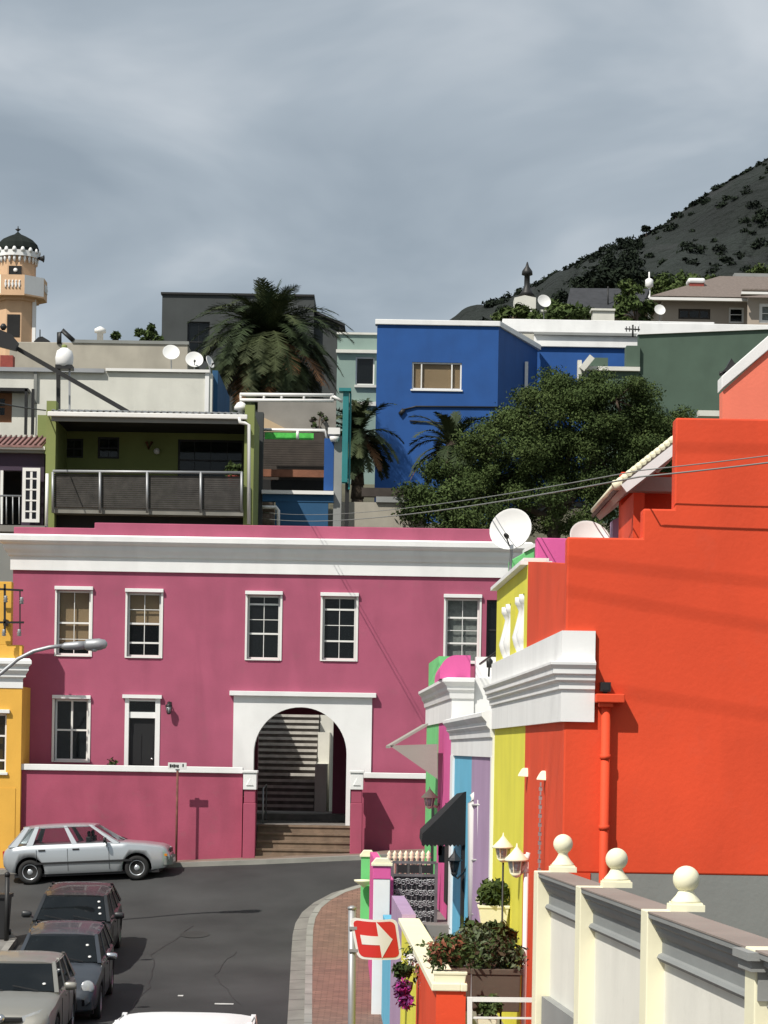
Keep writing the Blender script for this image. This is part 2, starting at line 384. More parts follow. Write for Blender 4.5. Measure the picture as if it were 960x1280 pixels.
K.new(n1.outputs['Fac'], cr.inputs[0])
mx = N.new('ShaderNodeMix'); mx.data_type = 'RGBA'; mx.inputs['Factor'].default_value = .88
K.new(sky.outputs[0], mx.inputs['A']); K.new(cr.outputs[0], mx.inputs['B']); K.new(mx.outputs['Result'], bg.inputs['Color'])
sc.view_settings.view_transform = 'Standard'; sc.view_settings.look = 'None'; sc.view_settings.exposure = .12; sc.view_settings.gamma = 1; sc.view_settings.use_curve_mapping = False
# ================================================================ ground
HT = [(60,-3.1),(66,-2.95),(72.6,-2.9),(73.4,.4),(80,4),(88,6.2),(95,8.5),(112,13),(126,16.5),(150,22.5),(220,27),(300,30),(1500,30)]
def terr(X, Y):
    if Y <= 58.7: return G(X,Y)-.25
    if Y < 60: return -3.3
    return lerp_tab(HT, Y)
xs = [-700,-300,-120,-60]+[-30+2*i for i in range(31)]+[60,120,300,700]
ys = [-200,-60,-10]+[2*i for i in range(0,29)]+[57,58,58.6,58.75,60,63,66,69,72.6,73.4,76,80,84,88,95,103,112,126,150,185,220,300,600,1500]
gm = MB().m(mat('hillside_soil', (.09,.085,.055), var=.3, scale=.4, rough=1))
nx = len(xs)
gm.add([(x,y,terr(x,y)) for y in ys for x in xs], [(j*nx+i, j*nx+i+1, (j+1)*nx+i+1, (j+1)*nx+i) for j in range(len(ys)-1) for i in range(nx-1)], True)
struct('ground', gm)
ASPH = mat('asphalt', (.040,.040,.040), var=.34, scale=.5, bump=.5, fine=60, dirt=.0, rough=.85)
# repair patches / oil in the asphalt
def sheet(name, poly_rows, m_, off):       # rows of (x,y) points -> one draped sheet
    b = MB().m(m_); n = len(poly_rows[0])
    b.add([(x,y,G(x,y)+off) for row in poly_rows for x,y in row], [(j*n+i, j*n+i+1, (j+1)*n+i+1, (j+1)*n+i) for j in range(len(poly_rows)-1) for i in range(n-1)], True)
    return struct(name, b)
yr = [4+.8*i for i in range(68)]
yr = [y for y in yr if y < 57.4]+[57.5,58.0]
sheet('road', [[(-26+1.0*i, y) for i in range(42)] for y in yr], ASPH, 0)
PATCH = mat('asphalt_patch', (.040,.040,.040), var=.2, bump=.4, fine=60)
PATCH2 = mat('asphalt_worn', (.085,.082,.078), var=.2, bump=.4, fine=60)
def pch(x0,x1,y0,y1,m_,sh=0,off=.005,n=6):
    sheet('road_patch', [[(x0+(x1-x0)*i/n+sh*(y-y0), y) for i in range(n+1)] for y in [y0+(y1-y0)*j/6 for j in range(7)]], m_, off)
WP = mat('road_marking_paint', (.5,.5,.48), var=.3, scale=6)
for (u,v,w_) in ((346,1153,.12),(369,1174,.07),(222,1246,.10),(268,1256,.35)):
    Y = 48
    for k in range(30):
        X, Z = at(u,v,Y)
        Y += (Z-G(X,Y))*(-8) if False else 0
        Y = max(40, min(57, G(X,Y)*F/((937.5-v)*math.cos(RHO)+(u-480)*math.sin(RHO))))
    X = AX(u,v,Y); pch(X, X+w_, Y, Y+.12, WP, 0, .009, 2)
TAR = mat('tar_crack_filler', (.022,.022,.022), var=.2, rough=.6)
def crack(pts, w):
    rows = []
    for (xa_,ya_),(xb2,yb2) in zip(pts,pts[1:]):
        for t in range(6): rows.append((xa_+(xb2-xa_)*t/6+random.uniform(-.05,.05), ya_+(yb2-ya_)*t/6+random.uniform(-.03,.03)))
    rows.append(pts[-1]); sheet('road_crack', [[(x-w/2,y+w*.3),(x+w/2,y-w*.3)] for x,y in rows], TAR, .006)
crack([(-4.6,43),(-4.4,46),(-4.7,49.5),(-4.1,52.5)],.018); crack([(-2.6,44.5),(-3.3,47.5),(-3.0,50)],.014); 
mh = MB().m(mat('cast_iron_cover',(.035,.034,.033),rough=.9,metal=.0,var=.2)); mhx,mhy = -4.0,51.6
mh.add([(mhx+.32*math.cos(k*math.pi/12),mhy+.32*math.sin(k*math.pi/12),G(mhx+.32*math.cos(k*math.pi/12),mhy+.32*math.sin(k*math.pi/12))+.012) for k in range(24)],[tuple(range(24))],False)
o_ = one('manhole_cover', mh, 'round cast iron cover in the road near the corner kerb', 'manhole cover')
# right pavement: gutter, kerb, brick paving
KP = [(-.36,4),(-.36,12),(-.36,20),(-.36,28),(-.36,34),(-.36,38),(-.36,42),(-.36,45),(-.36,48),(-.36,50),(-.35,51.6),(-.30,52.6),(-.16,53.5),(.10,54.2),(.50,54.8),(1.07,55.25),(1.9,55.6),(3,55.85),(6,56.1),(12,56.3)]
def offs(P, d):
    out = []
    for i, p in enumerate(P):
        a = P[max(0,i-1)]; b = P[min(len(P)-1,i+1)]; t = Vector((b[0]-a[0], b[1]-a[1])).normalized()
        out.append((p[0]+t.y*d, p[1]-t.x*d))
    return out
KW = [(SX(l,y),y) for l,y in KP]
def strip(name, A, Bp, oa, ob, m_, skirt=True, base=-.3):
    b = MB().m(m_); n = len(A)
    vs = [(x,y,G(x,y)+oa) for x,y in A]+[(x,y,G(x,y)+ob) for x,y in Bp]
    fs = [(i, n+i, n+i+1, i+1) for i in range(n-1)]
    if skirt:
        vs += [(x,y,G(x,y)+base) for x,y in A]; fs += [(i, i+1, 2*n+i+1, 2*n+i) for i in range(n-1)]
        vs += [(x,y,G(x,y)+base) for x,y in Bp]; fs += [(n+i, 3*n+i, 3*n+i+1, n+i+1) for i in range(n-1)]
    b.add(vs, fs, False); return struct(name, b)
def densify(P, step=.9):
    out = []
    for a, b in zip(P, P[1:]):
        n = max(1, int(math.hypot(b[0]-a[0], b[1]-a[1])/step))
        out += [(a[0]+(b[0]-a[0])*i/n, a[1]+(b[1]-a[1])*i/n) for i in range(n)]
    return out+[P[-1]]
KW = densify(KW)
CONC = mat('kerb_concrete', (.27,.26,.235), var=.15, scale=2, bump=.4, dirt=.25)
CONC2 = mat('gutter_concrete', (.20,.19,.17), var=.18, scale=2, bump=.4, dirt=.35)
# joints between kerb stones: a procedural darker line every metre
def joints(m_, per=1.0):
    nt = m_.node_tree; N = nt.nodes; K = nt.links; b = N['Principled BSDF']; src = b.inputs['Base Color'].links[0].from_socket
    g_ = N.new('ShaderNodeNewGeometry'); sx = N.new('ShaderNodeSeparateXYZ'); K.new(g_.outputs['Position'], sx.inputs[0])
    fr = N.new('ShaderNodeMath'); fr.operation = 'PINGPONG'; fr.inputs[1].default_value = per/2; K.new(sx.outputs['Y'], fr.inputs[0])
    lt = N.new('ShaderNodeMath'); lt.operation = 'LESS_THAN'; lt.inputs[1].default_value = .018; K.new(fr.outputs[0], lt.inputs[0])
    mx = N.new('ShaderNodeMix'); mx.data_type = 'RGBA'; K.new(lt.outputs[0], mx.inputs['Factor']); K.new(src, mx.inputs['A']); mx.inputs['B'].default_value = (.06,.055,.05,1)
    K.new(mx.outputs['Result'], b.inputs['Base Color'])
joints(CONC); joints(CONC2, 1.0)
strip('gutter', KW, offs(KW,.30), .012, .03, CONC2)
strip('kerb', offs(KW,.30), offs(KW,.44), .13, .13, CONC)
BRK = mat('brick_paving', (.24,.135,.10), var=.14, scale=3, bump=.4, dirt=.22)
def brickify(m_, sc_=9, dark=.72):
    nt = m_.node_tree; N = nt.nodes; K = nt.links; b = N['Principled BSDF']; src = b.inputs['Base Color'].links[0].from_socket
    g_ = N.new('ShaderNodeNewGeometry'); bt = N.new('ShaderNodeTexBrick'); bt.inputs['Scale'].default_value = 1; bt.inputs['Brick Width'].default_value = .22; bt.inputs['Row Height'].default_value = .11
    bt.inputs['Mortar Size'].default_value = .008; bt.inputs['Color1'].default_value = (1,1,1,1); bt.inputs['Color2'].default_value = (.72,.74,.78,1); bt.inputs['Mortar'].default_value = (.5,.5,.5,1)
    K.new(g_.outputs['Position'], bt.inputs['Vector']); mx = N.new('ShaderNodeMix'); mx.data_type = 'RGBA'; mx.blend_type = 'MULTIPLY'; mx.inputs['Factor'].default_value = 1
    K.new(src, mx.inputs['A']); K.new(bt.outputs['Color'], mx.inputs['B']); K.new(mx.outputs['Result'], b.inputs['Base Color'])
brickify(BRK)
inner = offs(KW,.44); outer2 = [(max(x+.05, SX(2.7,y)) if y < 54.6 else x+1.3, y if y < 55 else max(54.6, y-.9)) for x,y in inner]
strip('pavement', inner, outer2, .126, .126, BRK)
# stone cover set in the paving beside the sign
# left pavement of the sloping street
KL = densify([(SX(-6.15,y),y) for y in (4,20,30,40,46,50.5)]+[(SX(-6.4,51.5),51.5),(SX(-7.0,52.3),52.3),(SX(-8,52.8),52.8),(-26,53)])
strip('kerb', offs(KL,-.14), KL, .13, .13, CONC)
PAVG = mat('concrete_paving', (.20,.19,.175), var=.15, scale=1.5, dirt=.3)
strip('pavement', [(x-1.6 if y < 51 else x-.1, min(y,50.6)-.2 if y > 50.6 else y) for x,y in offs(KL,-.14)], offs(KL,-.14), .126, .126, PAVG)
# far pavement under the pink boundary wall
KF = densify([(-26,57.95),(-9,57.95),(-5.1,57.9),(-2.8,57.75),(-.3,57.8),(4,58),(10,58)])
strip('kerb', KF, [(x,y+.13) for x,y in KF], .11, .11, CONC)
strip('pavement', [(x,y+.13) for x,y in KF], [(x,59.2) for x,y in KF], .106, .106, mat('brown_pavement', (.20,.15,.12), var=.2, scale=3, dirt=.3))
# ================================================================ pink double-storey house
Y0 = 60.0
hb = empty('double_storey_house', (AX(300,1080,Y0), Y0, -2.8), 'long pink double storey house with white cornice, arched stair passage and sash windows', 'house')
def rz(u0,u1,v0,v1,Y=Y0): 
    um = (u0+u1)/2; vm = (v0+v1)/2
    return AX(u0,vm,Y), AX(u1,vm,Y), AZ(um,v1,Y), AZ(um,v0,Y)
wins = {'u1':(71,113,738,819),'u2':(159,201,741,821),'u3':(309,350,744,824),'u4':(403,445,746,825),'u5':(557,599,748,828),'u6':(608,630,750,822),'l1':(68,110,874,951)}
holes = {k: rz(*v) for k, v in wins.items()}
door = rz(157,197,874,985); door = (door[0],door[1],-1.32,door[3])
arch = rz(317,433,884,1027)
XL = AX(14,850,Y0); XR = AX(646,800,Y0); ZT = AZ(300,700,Y0)
allh = list(holes.values())+[door, (arch[0]-.28, arch[1]+.28, -1.93, arch[3]+.12)]
MB().m(PINK).wall(XL, XR, -3.3, ZT, Y0, Y0+.35, allh).build('wall', hb)
zr = AZ(300,676,Y0)
bk = MB().m(PINK); bk.box(XL, XL+.3, Y0+.35, 65, -3.3, zr-.2); bk.box(XR-.3, XR, Y0+.35, 65, -3.3, zr-.2)
ro = rz(322,416,893,1012,65.0)
bk.wall(XL, XR, -3.3, zr-1.6, 65.0, 65.3, [(ro[0], ro[1], -1.76, ro[3])]); bk.build('rear_wall', hb)
rf = MB().m(TILE); rf.add([(XL,Y0+.35,zr-.1),(XR,Y0+.35,zr-.1),(XR,65.5,zr-1.55),(XL,65.5,zr-1.55),(XL,Y0+.35,zr-.25),(XR,Y0+.35,zr-.25),(XR,65.5,zr-1.7),(XL,65.5,zr-1.7)],[(0,1,2,3),(7,6,5,4),(0,4,5,1),(3,2,6,7),(0,3,7,4),(1,5,6,2)]); rf.build('roof', hb)
# parapet with its step
pz = [AZ(300,v,Y0) for v in (672, 656, 662)]
xs_ = AX(118,660,Y0); xa = AX(17,665,Y0)
pp = MB().m(PINK); pp.prism([(xa,pz[0]-.1),(XR,pz[0]-.1),(XR,pz[1]),(xs_,pz[1]),(xs_,pz[2]-.02),(xa,pz[2]-.02)], Y0+.02, Y0+.33); pp.build('parapet', hb, bev=.02)
# cornice: moulded profile swept along the facade, returning at the left end
def cornice(parent, x0, x1, yf, prof, m_=WHITE, name='cornice', ret=.0):
    b = MB().m(m_); vs = []; n = len(prof)
    for x, sgn in ((x0,-1),(x1,1)):
        for d, z in prof: vs.append((x+(sgn*d if ret else 0), yf-d, z))
    fs = [(i, n+i, n+i+1, i+1) for i in range(n-1)]+[tuple(range(n)), tuple(range(2*n-1,n-1,-1)), (0,n-1,2*n-1,n)]
    b.add(vs, fs, False); return b.build(name, parent)
z = lambda v: AZ(300,v,Y0)
cornice(hb, XL, XR, Y0-.002, [(-.1,z(717)),(.06,z(717)),(.06,z(700)),(.12,z(699)),(.14,z(696)),(.20,z(692)),(.22,z(689)),(.22,z(686)),(.32,z(683.5)),(.36,z(681)),(.36,z(675)),(.30,z(673)),(-.1,z(673))], ret=1)
W_ = holes
window(hb, *W_['u1'], Y0, hbars=(.25,), inner=BLIND, pane=GLASSB, blindfrac=.16, lintel=.06, trim=.05)
window(hb, *W_['u2'], Y0, rails=(.52,.22), hbars=(.74,), inner=BLIND, pane=GLASSB, blindfrac=.5, lintel=.06, trim=.05)
window(hb, *W_['u3'], Y0, rails=(.40,.86), hbars=(.62,), lintel=.06, trim=.05)
window(hb, *W_['u4'], Y0, rails=(.30,.80), hbars=(.55,), lintel=.06, trim=.05)
window(hb, *W_['u5'], Y0, rails=(.30,.70), hbars=(.5,), inner=CURT, pane=GLASSB, lintel=.06, trim=.05)
window(hb, *W_['u6'], Y0, rails=(.48,), cols=1, frame=METD)
window(hb, *W_['l1'], Y0, rails=(.50,), hbars=(), lintel=.06, trim=.06, bars=.05)
# front door: white frame, fanlight, black leaf
x0,x1,z0,z1 = door
d = MB().m(WHITE); d.box(x0-.03,x0+.07,Y0-.02,Y0+.2,z0,z1+.02); d.box(x1-.07,x1+.05,Y0-.02,Y0+.2,z0,z1+.02); d.box(x0+.07,x1-.07,Y0+.03,Y0+.2,z1-.05,z1+.02); d.box(x0+.07,x1-.07,Y0+.03,Y0+.2,z1-.47,z1-.32)
d.box(x0-.09,x1+.09,Y0-.1,Y0+.03,z1+.021,z1+.11); do = d.build('door', hb)
B(BLACK,(x0+.07,x1-.07,Y0+.12,Y0+.16,z0,z1-.47)).build('door_leaf', do)
B(GLASS,(x0+.07,x1-.07,Y0+.10,Y0+.11,z1-.32,z1-.05)).build('fanlight', do)
pn = MB().m(BLACK)
for (a,b_,c0,c1) in ((.16,.48,.1,.75),(.52,.84,.1,.75),(.16,.48,.85,1.6),(.52,.84,.85,1.6)):
    pn.box(x0+(x1-x0)*a,x0+(x1-x0)*b_,Y0+.105,Y0+.119,z0+c0,z0+c1)
pn.build('door_panel', do)
MB().m(CHROME).lathe([(.03,0),(.03,.05)], (x1-.15,Y0+.12,z0+1.0), 10, Vector((0,-1,0))).build('handle', do)
# arch surround
ax0,ax1,azb,azt = rz(291,464,871,1029); cx = (arch[0]+arch[1])/2; r_ = (arch[1]-arch[0])/2; zc = arch[3]-r_
pts = []
N_ = 28
zco = AZ(460,966,Y0)      # wall coping level: the white panel is wide above it, only a jamb below
outer_l = [(ax0,zco-.15),(ax0,azt)]; outer_r = [(ax1,azt),(ax1,zco-.15),(arch[1]+.12,zco-.15),(arch[1]+.12,-1.9),(arch[1],-1.9)]
arc = [(cx+r_*math.cos(math.pi*k/N_), zc+r_*math.sin(math.pi*k/N_)) for k in range(N_+1)]
poly = outer_l+outer_r+arc+[(arch[0],zco-.15)]
# build as quads so the concave outline fills properly
su = MB().m(WHITE)
def wq(pa, pb, ya=Y0-.05, yb=Y0+.34):
    n = len(pa); vs = [(x,ya,z_) for x,z_ in pa]+[(x,ya,z_) for x,z_ in pb]+[(x,yb,z_) for x,z_ in pa]+[(x,yb,z_) for x,z_ in pb]
    fs = []
    for i in range(n-1): fs += [(i,i+1,n+i+1,n+i),(2*n+i,3*n+i,3*n+i+1,2*n+i+1),(i,2*n+i,2*n+i+1,i+1),(n+i,n+i+1,3*n+i+1,3*n+i)]
    fs += [(0,n,3*n,2*n),(n-1,3*n-1,4*n-1,2*n-1)]
    su.add(vs, fs, False)
wq(arc, [(x, azt) for x, _ in arc])
su.box(ax0, arch[0]-.0005, Y0-.05, Y0+.34, zco-.15, azt); su.box(arch[1]+.0005, ax1, Y0-.05, Y0+.34, zco-.15, azt)
su.box(arch[0], arch[0]+.001, Y0-.05, Y0+.34, zco-.15, zc)
su.box(arch[1], arch[1]+.11, Y0-.05, Y0+.34, -1.92, zco-.15)
su.box(arch[0]-.10, arch[0], Y0-.05, Y0+.34, -1.92, zco-.15)
sobj = su.build('arch_surround', hb)
B(WHITE,(ax0-.1,ax1+.1,Y0-.17,Y0+.02,azt+.002,azt+.12)).build('arch_lintel', hb, bev=.01)
# passage: walls, ceiling, floor
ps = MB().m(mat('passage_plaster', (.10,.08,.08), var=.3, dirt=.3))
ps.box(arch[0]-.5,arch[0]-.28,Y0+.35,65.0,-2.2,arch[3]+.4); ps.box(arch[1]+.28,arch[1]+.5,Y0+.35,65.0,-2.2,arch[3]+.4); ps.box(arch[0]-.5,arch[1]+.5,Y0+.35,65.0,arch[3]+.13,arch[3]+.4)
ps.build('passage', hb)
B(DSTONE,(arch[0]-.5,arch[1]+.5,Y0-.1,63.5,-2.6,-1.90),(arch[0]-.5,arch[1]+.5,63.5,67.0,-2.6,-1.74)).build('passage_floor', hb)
# outdoor stair behind the passage
st = MB().m(DSTONE); nst = 19; sxa, sxb = ro[0]-.5, AX(393,960,67); 
for k in range(nst): st.box(sxa, sxb-.0*k, 67+.3*k, 67+.3*k+.34, -2.8, -1.74+.172*(k+1)); 
for k in range(nst): st.box(sxa, sxb, 66.965+.3*k, 67.03+.3*k, -1.79+.172*(k+1), -1.74+.172*(k+1)+.004)
st.m(NOSE)
for k in range(nst): st.box(sxa+.01, sxb-.01, 66.93+.3*k, 66.963+.3*k, -1.74+.172*(k+1)-.075, -1.74+.172*(k+1)+.006)
one('stone_stair', st, 'dark stone stair climbing the slope behind the arched passage', 'stair')
gw = MB().m(OFFW); gw.box(sxb+.02, sxb+.35, 66.9, 69.4, -2.8, AZ(400,955,67)); gw.box(sxb+.02, sxb+.35, 69.4, 71.5, -2.8, AZ(400,915,69)); gw.box(sxb+.02, sxb+.6, 71.5, 73.2, -2.8, AZ(400,890,71)); gw.box(sxb+.62, sxb+.9, 66.2, 70.5, -2.8, AZ(405,905,67))
one('stepped_side_wall', gw, 'stepped white wall along the right of the stair seen through the arch', 'wall')
lw = MB().m(OFFW); lw.box(sxa-.4, sxa-.02, 66.9, 73.2, -2.8, 2.6); lw.box(sxa-1.5, sxb+2.2, 73.2, 73.5, -2.9, 3.0)  # left part is added out of view so its shadow falls across the steps
one('stair_shade_wall', lw, 'tall wall added to shade the stair behind the arch, on its left and head', 'wall')
# front boundary wall, piers, terrace
YW = 58.75
def coping_z(u): return AZ(u, 956+.0185*(u-25), YW)
bw = empty('boundary_wall', (AX(150,1080,YW), YW, -2.9), 'pink boundary wall with white coping in front of the double storey house, left of the steps', 'wall')
xa,xb = AX(21,1000,YW), AX(303,1000,YW); zc1 = AZ(160,960,YW)
B(PINKD,(xa,xb,YW,YW+.22,-3.6,zc1-.09)).build('wall', bw)
B(WHITE,(xa,xb,YW-.07,YW+.29,zc1-.088,zc1+.06)).build('coping', bw, bev=.012)
def pier(u0,u1,ztop,lab):
    x0,x1 = AX(u0,1010,58.5), AX(u1,1010,58.5); zt = AZ((u0+u1)/2,963,58.5); zm = AZ((u0+u1)/2,987,58.5); zl = AZ((u0+u1)/2,1004,58.5)
    p = empty('gate_pier', ((x0+x1)/2,58.5,-2.9), lab, 'pier', 'pink piers beside the steps')
    B(PINKD,(x0,x1,58.5,58.95,-3.5,zl),(x0+.015,x1-.015,58.515,58.94,zl,zm)).build('shaft', p, bev=.015)
    c = MB().m(WHITE); c.box(x0-.01,x1+.01,58.48,58.97,zm,zt-.06); c.box(x0-.035,x1+.035,58.45,59.0,zt-.06,zt)
    xm = (x0+x1)/2; c.prism([(xm-.09,zm+.1),(xm+.09,zm+.1),(xm,zm+.27)],58.46,58.48); c.build('cap', p, bev=.008)
pier(304,319.5,0,'pink pier with white cap on the left side of the steps'); pier(438,453,0,'pink pier with white cap on the right side of the steps')
bw2 = empty('boundary_wall', (AX(490,1060,YW+.6), YW+.6, -2.7), 'pink boundary wall with white coping right of the arch steps, half in shadow', 'wall')
xa2,xb2 = AX(453,1000,YW+.6), XR
B(PINKD,(xa2,xb2,YW+.6,YW+.82,-3.6,zc1-.16)).build('wall', bw2); B(WHITE,(xa2,xb2,YW+.53,YW+.89,zc1-.158,zc1-.02)).build('coping', bw2, bev=.012)
tr_ = MB().m(STONE); tr_.box(XL-.3, AX(303,1000,59), 58.97, 60.0, -3.4, -1.33)
struct('terrace', tr_)
B(PINKD,(AX(303,1000,59),AX(303,1000,59)+.12,58.96,60.0,-3.4,-1.2)).build('side_wall', bw)
fs_ = MB().m(STONE); xl,xr = AX(319.5,1050,58.7), AX(438,1050,58.7)
for k in range(5):
    zt = -1.90-.185*(4-k)+0.0; fs_.box(xl+.005, xr-.005, 58.45+.28*k, 60.0, -3.4, zt-.001*k)
    fs_.box(xl+.005, xr-.005, 58.42+.28*k, 58.46+.28*k, zt-.05, zt+.002)
one('front_steps', fs_, 'worn brown stone steps from the street up to the white arch', 'steps')
hr = MB().m(METG); hr.tube([(arch[0]+.22,60.6,-1.89),(arch[0]+.22,60.6,-1.0)],.02,8); hr.tube([(arch[0]+.22,60.6,-1.02),(arch[0]+.22,62.2,-.95),(arch[0]+.22,62.2,-1.85)],.02,8)
one('hand_rail', hr, 'thin metal handrail just inside the arched passage', 'handrail')
# wall lantern by the door
lx,lz = at(211,885,Y0-.16)
wl_ = empty('wall_lantern', (lx,Y0-.1,lz), 'small dark wall lantern on the pink wall right of the front door', 'lantern')
b = MB().m(PLAST); b.box(lx-.05,lx+.05,Y0-.02,Y0,lz-.02,lz+.16); b.tube([(lx,Y0-.01,lz+.10),(lx,Y0-.12,lz+.16),(lx,Y0-.16,lz+.10)],.015,6); b.build('bracket', wl_)
b = MB().m(PLAST); b.lathe([(.02,.13),(.09,.06),(.085,.04)],(lx,Y0-.16,lz),8); b.lathe([(.03,-.16),(.05,-.13),(.05,-.12)],(lx,Y0-.16,lz),8)
for k in range(6): a = k*math.pi/3; b.bar((lx+.05*math.cos(a),Y0-.16+.05*math.sin(a),lz-.13),(lx+.08*math.cos(a),Y0-.16+.08*math.sin(a),lz+.05),.012)
b.build('cage', wl_); MB().m(LAMPG).lathe([(.04,-.12),(.07,.04)],(lx,Y0-.16,lz),10).build('glass', wl_)
# street name sign: pole and plate before the wall
px_,pz_ = at(222,960,58.2); gz = G(px_,58.2)+.1
sn = empty('street_name_sign', (px_,58.2,gz), 'small white street name plate on a thin rusty pole against the pink boundary wall', 'street sign')
RUST = mat('rusty_pole', (.16,.06,.045), var=.4, scale=5); b = MB().m(RUST); b.tube([(px_,58.2,gz-.1),(px_,58.2,pz_)],.028,8); b.build('pole', sn)
b = MB().m(SIGNW); b.box(px_-.23,px_+.22,58.15,58.17,pz_-.03,pz_+.13); b.build('plate', sn, bev=.004)
b = MB().m(METD); 
for k,(a,c,h0,h1) in enumerate(((-.19,-.15,.01,.09),(-.14,-.11,.02,.08),(-.10,-.06,.01,.09),(-.05,-.02,.02,.08),(-.01,.03,.01,.08),(.12,.15,.03,.10))): b.box(px_+a,px_+c,58.143,58.149,pz_+h0,pz_+h1)
b.build('worn_lettering', sn); B(METG,(px_-.05,px_+.05,58.17,58.23,pz_-.06,pz_+.08)).build('bracket', sn)
# pots on the terrace
for (u,lab) in ((141,'small dark plant stem behind the coping left of the front door'),):
    X = AX(u,950,59.5); t = empty('potted_plant',(X,59.5,-1.33),lab,'plant'); b = MB().m(BRICKR); b.lathe([(.12,0),(.17,.3),(.19,.32)],(X,59.5,-1.33),12); b.build('pot',t); MB().m(TRUNK).tube([(X,59.5,-1.0),(X+.02,59.5,-.45)],.03,6).build('stem',t); leafcloud('leaves',t,[(X,59.5,-.45,.12,.16)],80,.05,LEAF)
# ================================================================ yellow house at the left edge
YY = 58.6
yh = empty('corner_house', (AX(5,1090,YY), YY, -3.0), 'mustard yellow corner house with white cornice at the left edge', 'house')
xr_ = AX(27,900,YY); xl_ = xr_-7
wn = (AX(-30,920,YY),AX(8,920,YY),AZ(0,965,YY),AZ(0,892,YY))
MB().m(OCHRE).wall(xl_, xr_, -3.9, AZ(10,858,YY), YY, YY+.3, [wn]).build('wall', yh)
B(OCHRE,(xr_-.3,xr_,YY+.3,Y0-.01,-3.9,AZ(10,858,YY)),(xl_,xr_-.35,YY+.3,YY+6,-3.9,AZ(10,850,YY))).build('side_wall', yh)
B(OCHRE,(xl_,xr_-.12,YY-.015,YY,-3.9,AZ(5,985,YY))).build('plinth', yh)
zy = lambda v: AZ(10,v,YY)
cornice(yh, xl_, xr_, YY, [(-.1,zy(860)),(.02,zy(860)),(.02,zy(848)),(.10,zy(846)),(.10,zy(843)),(.18,zy(838)),(.18,zy(834)),(.26,zy(830)),(.26,zy(826)),(.2,zy(823)),(-.1,zy(823))], ret=1)
B(OCHRE,(xl_,xr_-.02,YY+.02,YY+.32,zy(823),zy(806)),(xl_,AX(14,760,YY),YY+.02,YY+.32,zy(806),zy(727))).build('parapet', yh, bev=.01)
window(yh, *wn, YY, lintel=.08, sill=.05, rails=(.62,.2), cols=3)
# insulator rack on the parapet
ir = empty('insulator_rack', (AX(10,760,58.3),58.3,AZ(10,780,58.3)), 'metal wire bracket with insulators on the yellow parapet', 'wire bracket')
b = MB().m(METD); X = lambda u,v: (AX(u,v,58.3),58.3,AZ(u,v,58.3))
b.bar(X(-8,736),X(29,738),.05); b.bar(X(-8,778),X(30,778),.05); b.bar(X(6,730),X(6,790),.05); b.bar(X(25,738),X(25,790),.03)
b.box(X(4,778)[0],X(8,778)[0],58.3,YY+.03,X(0,782)[2],X(0,774)[2]); b.build('frame', ir)
for (u,v) in ((7,748),(27,750),(5,790),(24,790)):
    p = X(u,v); q = MB().m(METG); q.lathe([(.03,-.1),(.06,-.08),(.035,-.04),(.06,-.02),(.035,.02),(.05,.05),(.02,.07)],p,10); q.build('insulator', ir)
# street lamp: mast beyond the left edge, arm and head in view
YS = 50.0; lx0 = AX(-60,1000,YS)
slp = empty('street_lamp', (lx0,YS,G(lx0,YS)), 'curved grey street lamp arm reaching in over the parked cars from the left', 'street lamp')
b = MB().m(METG); b.tube([(lx0,YS,G(lx0,YS)),(lx0,YS,AZ(-60,900,YS))],.09,12,r2=.06); b.build('mast', slp)
pa = [(-60,905),(-45,880),(-20,856),(2,841),(22,824),(42,814),(62,809),(80,807)]
b = MB().m(METG); b.tube([(AX(u,v,YS),YS,AZ(u,v,YS)) for u,v in pa],.042,10); b.build('arm', slp)
a = Vector((AX(76,808,YS),YS,AZ(76,808,YS))); e_ = Vector((AX(134,805,YS),YS,AZ(134,805,YS))); dd = (e_-a)
b = MB().m(METG); b.lathe([(.03,0),(.075,.08),(.09,.35),(.085,.5)],a,12,dd); b.lathe([(.085,.5),(.12,.55),(.125,.8),(.09,.93),(.03,.97)],a,12,dd); b.build('lamp_head', slp)
b = MB().m(LAMPG); b.lathe([(.08,0),(.07,-.04),(.03,-.06)],a.lerp(e_,.72)+Vector((0,0,-.09)),12); b.build('lens', slp)
# dark post near the left kerb
bx = AX(8,1168,50.2); bz = G(bx,50.2)+.12
b = MB().m(METD); b.tube([(bx,50.2,bz-.1),(bx,50.2,bz+1.35)],.05,10); b.lathe([(.06,0),(.06,.06),(.02,.1)],(bx,50.2,bz+1.35),10)
one('metal_post', b, 'thin dark metal post on the left kerb behind the parked cars', 'post')
b = MB().m(PLAST); xq = AX(-4,1150,50.6); zq = G(xq,50.6)+.12; b.prism([(xq-.28,zq),(xq+.22,zq),(xq+.27,zq+.85),(xq-.33,zq+.85)],50.3,50.85); b.box(xq-.36,xq+.30,50.26,50.9,zq+.852,zq+.93); b.tube([(xq-.3,50.92,zq+.08),(xq+.25,50.92,zq+.08)],.08,10)
one('wheelie_bin', b, 'black wheelie bin at the left edge beside the metal post', 'bin')
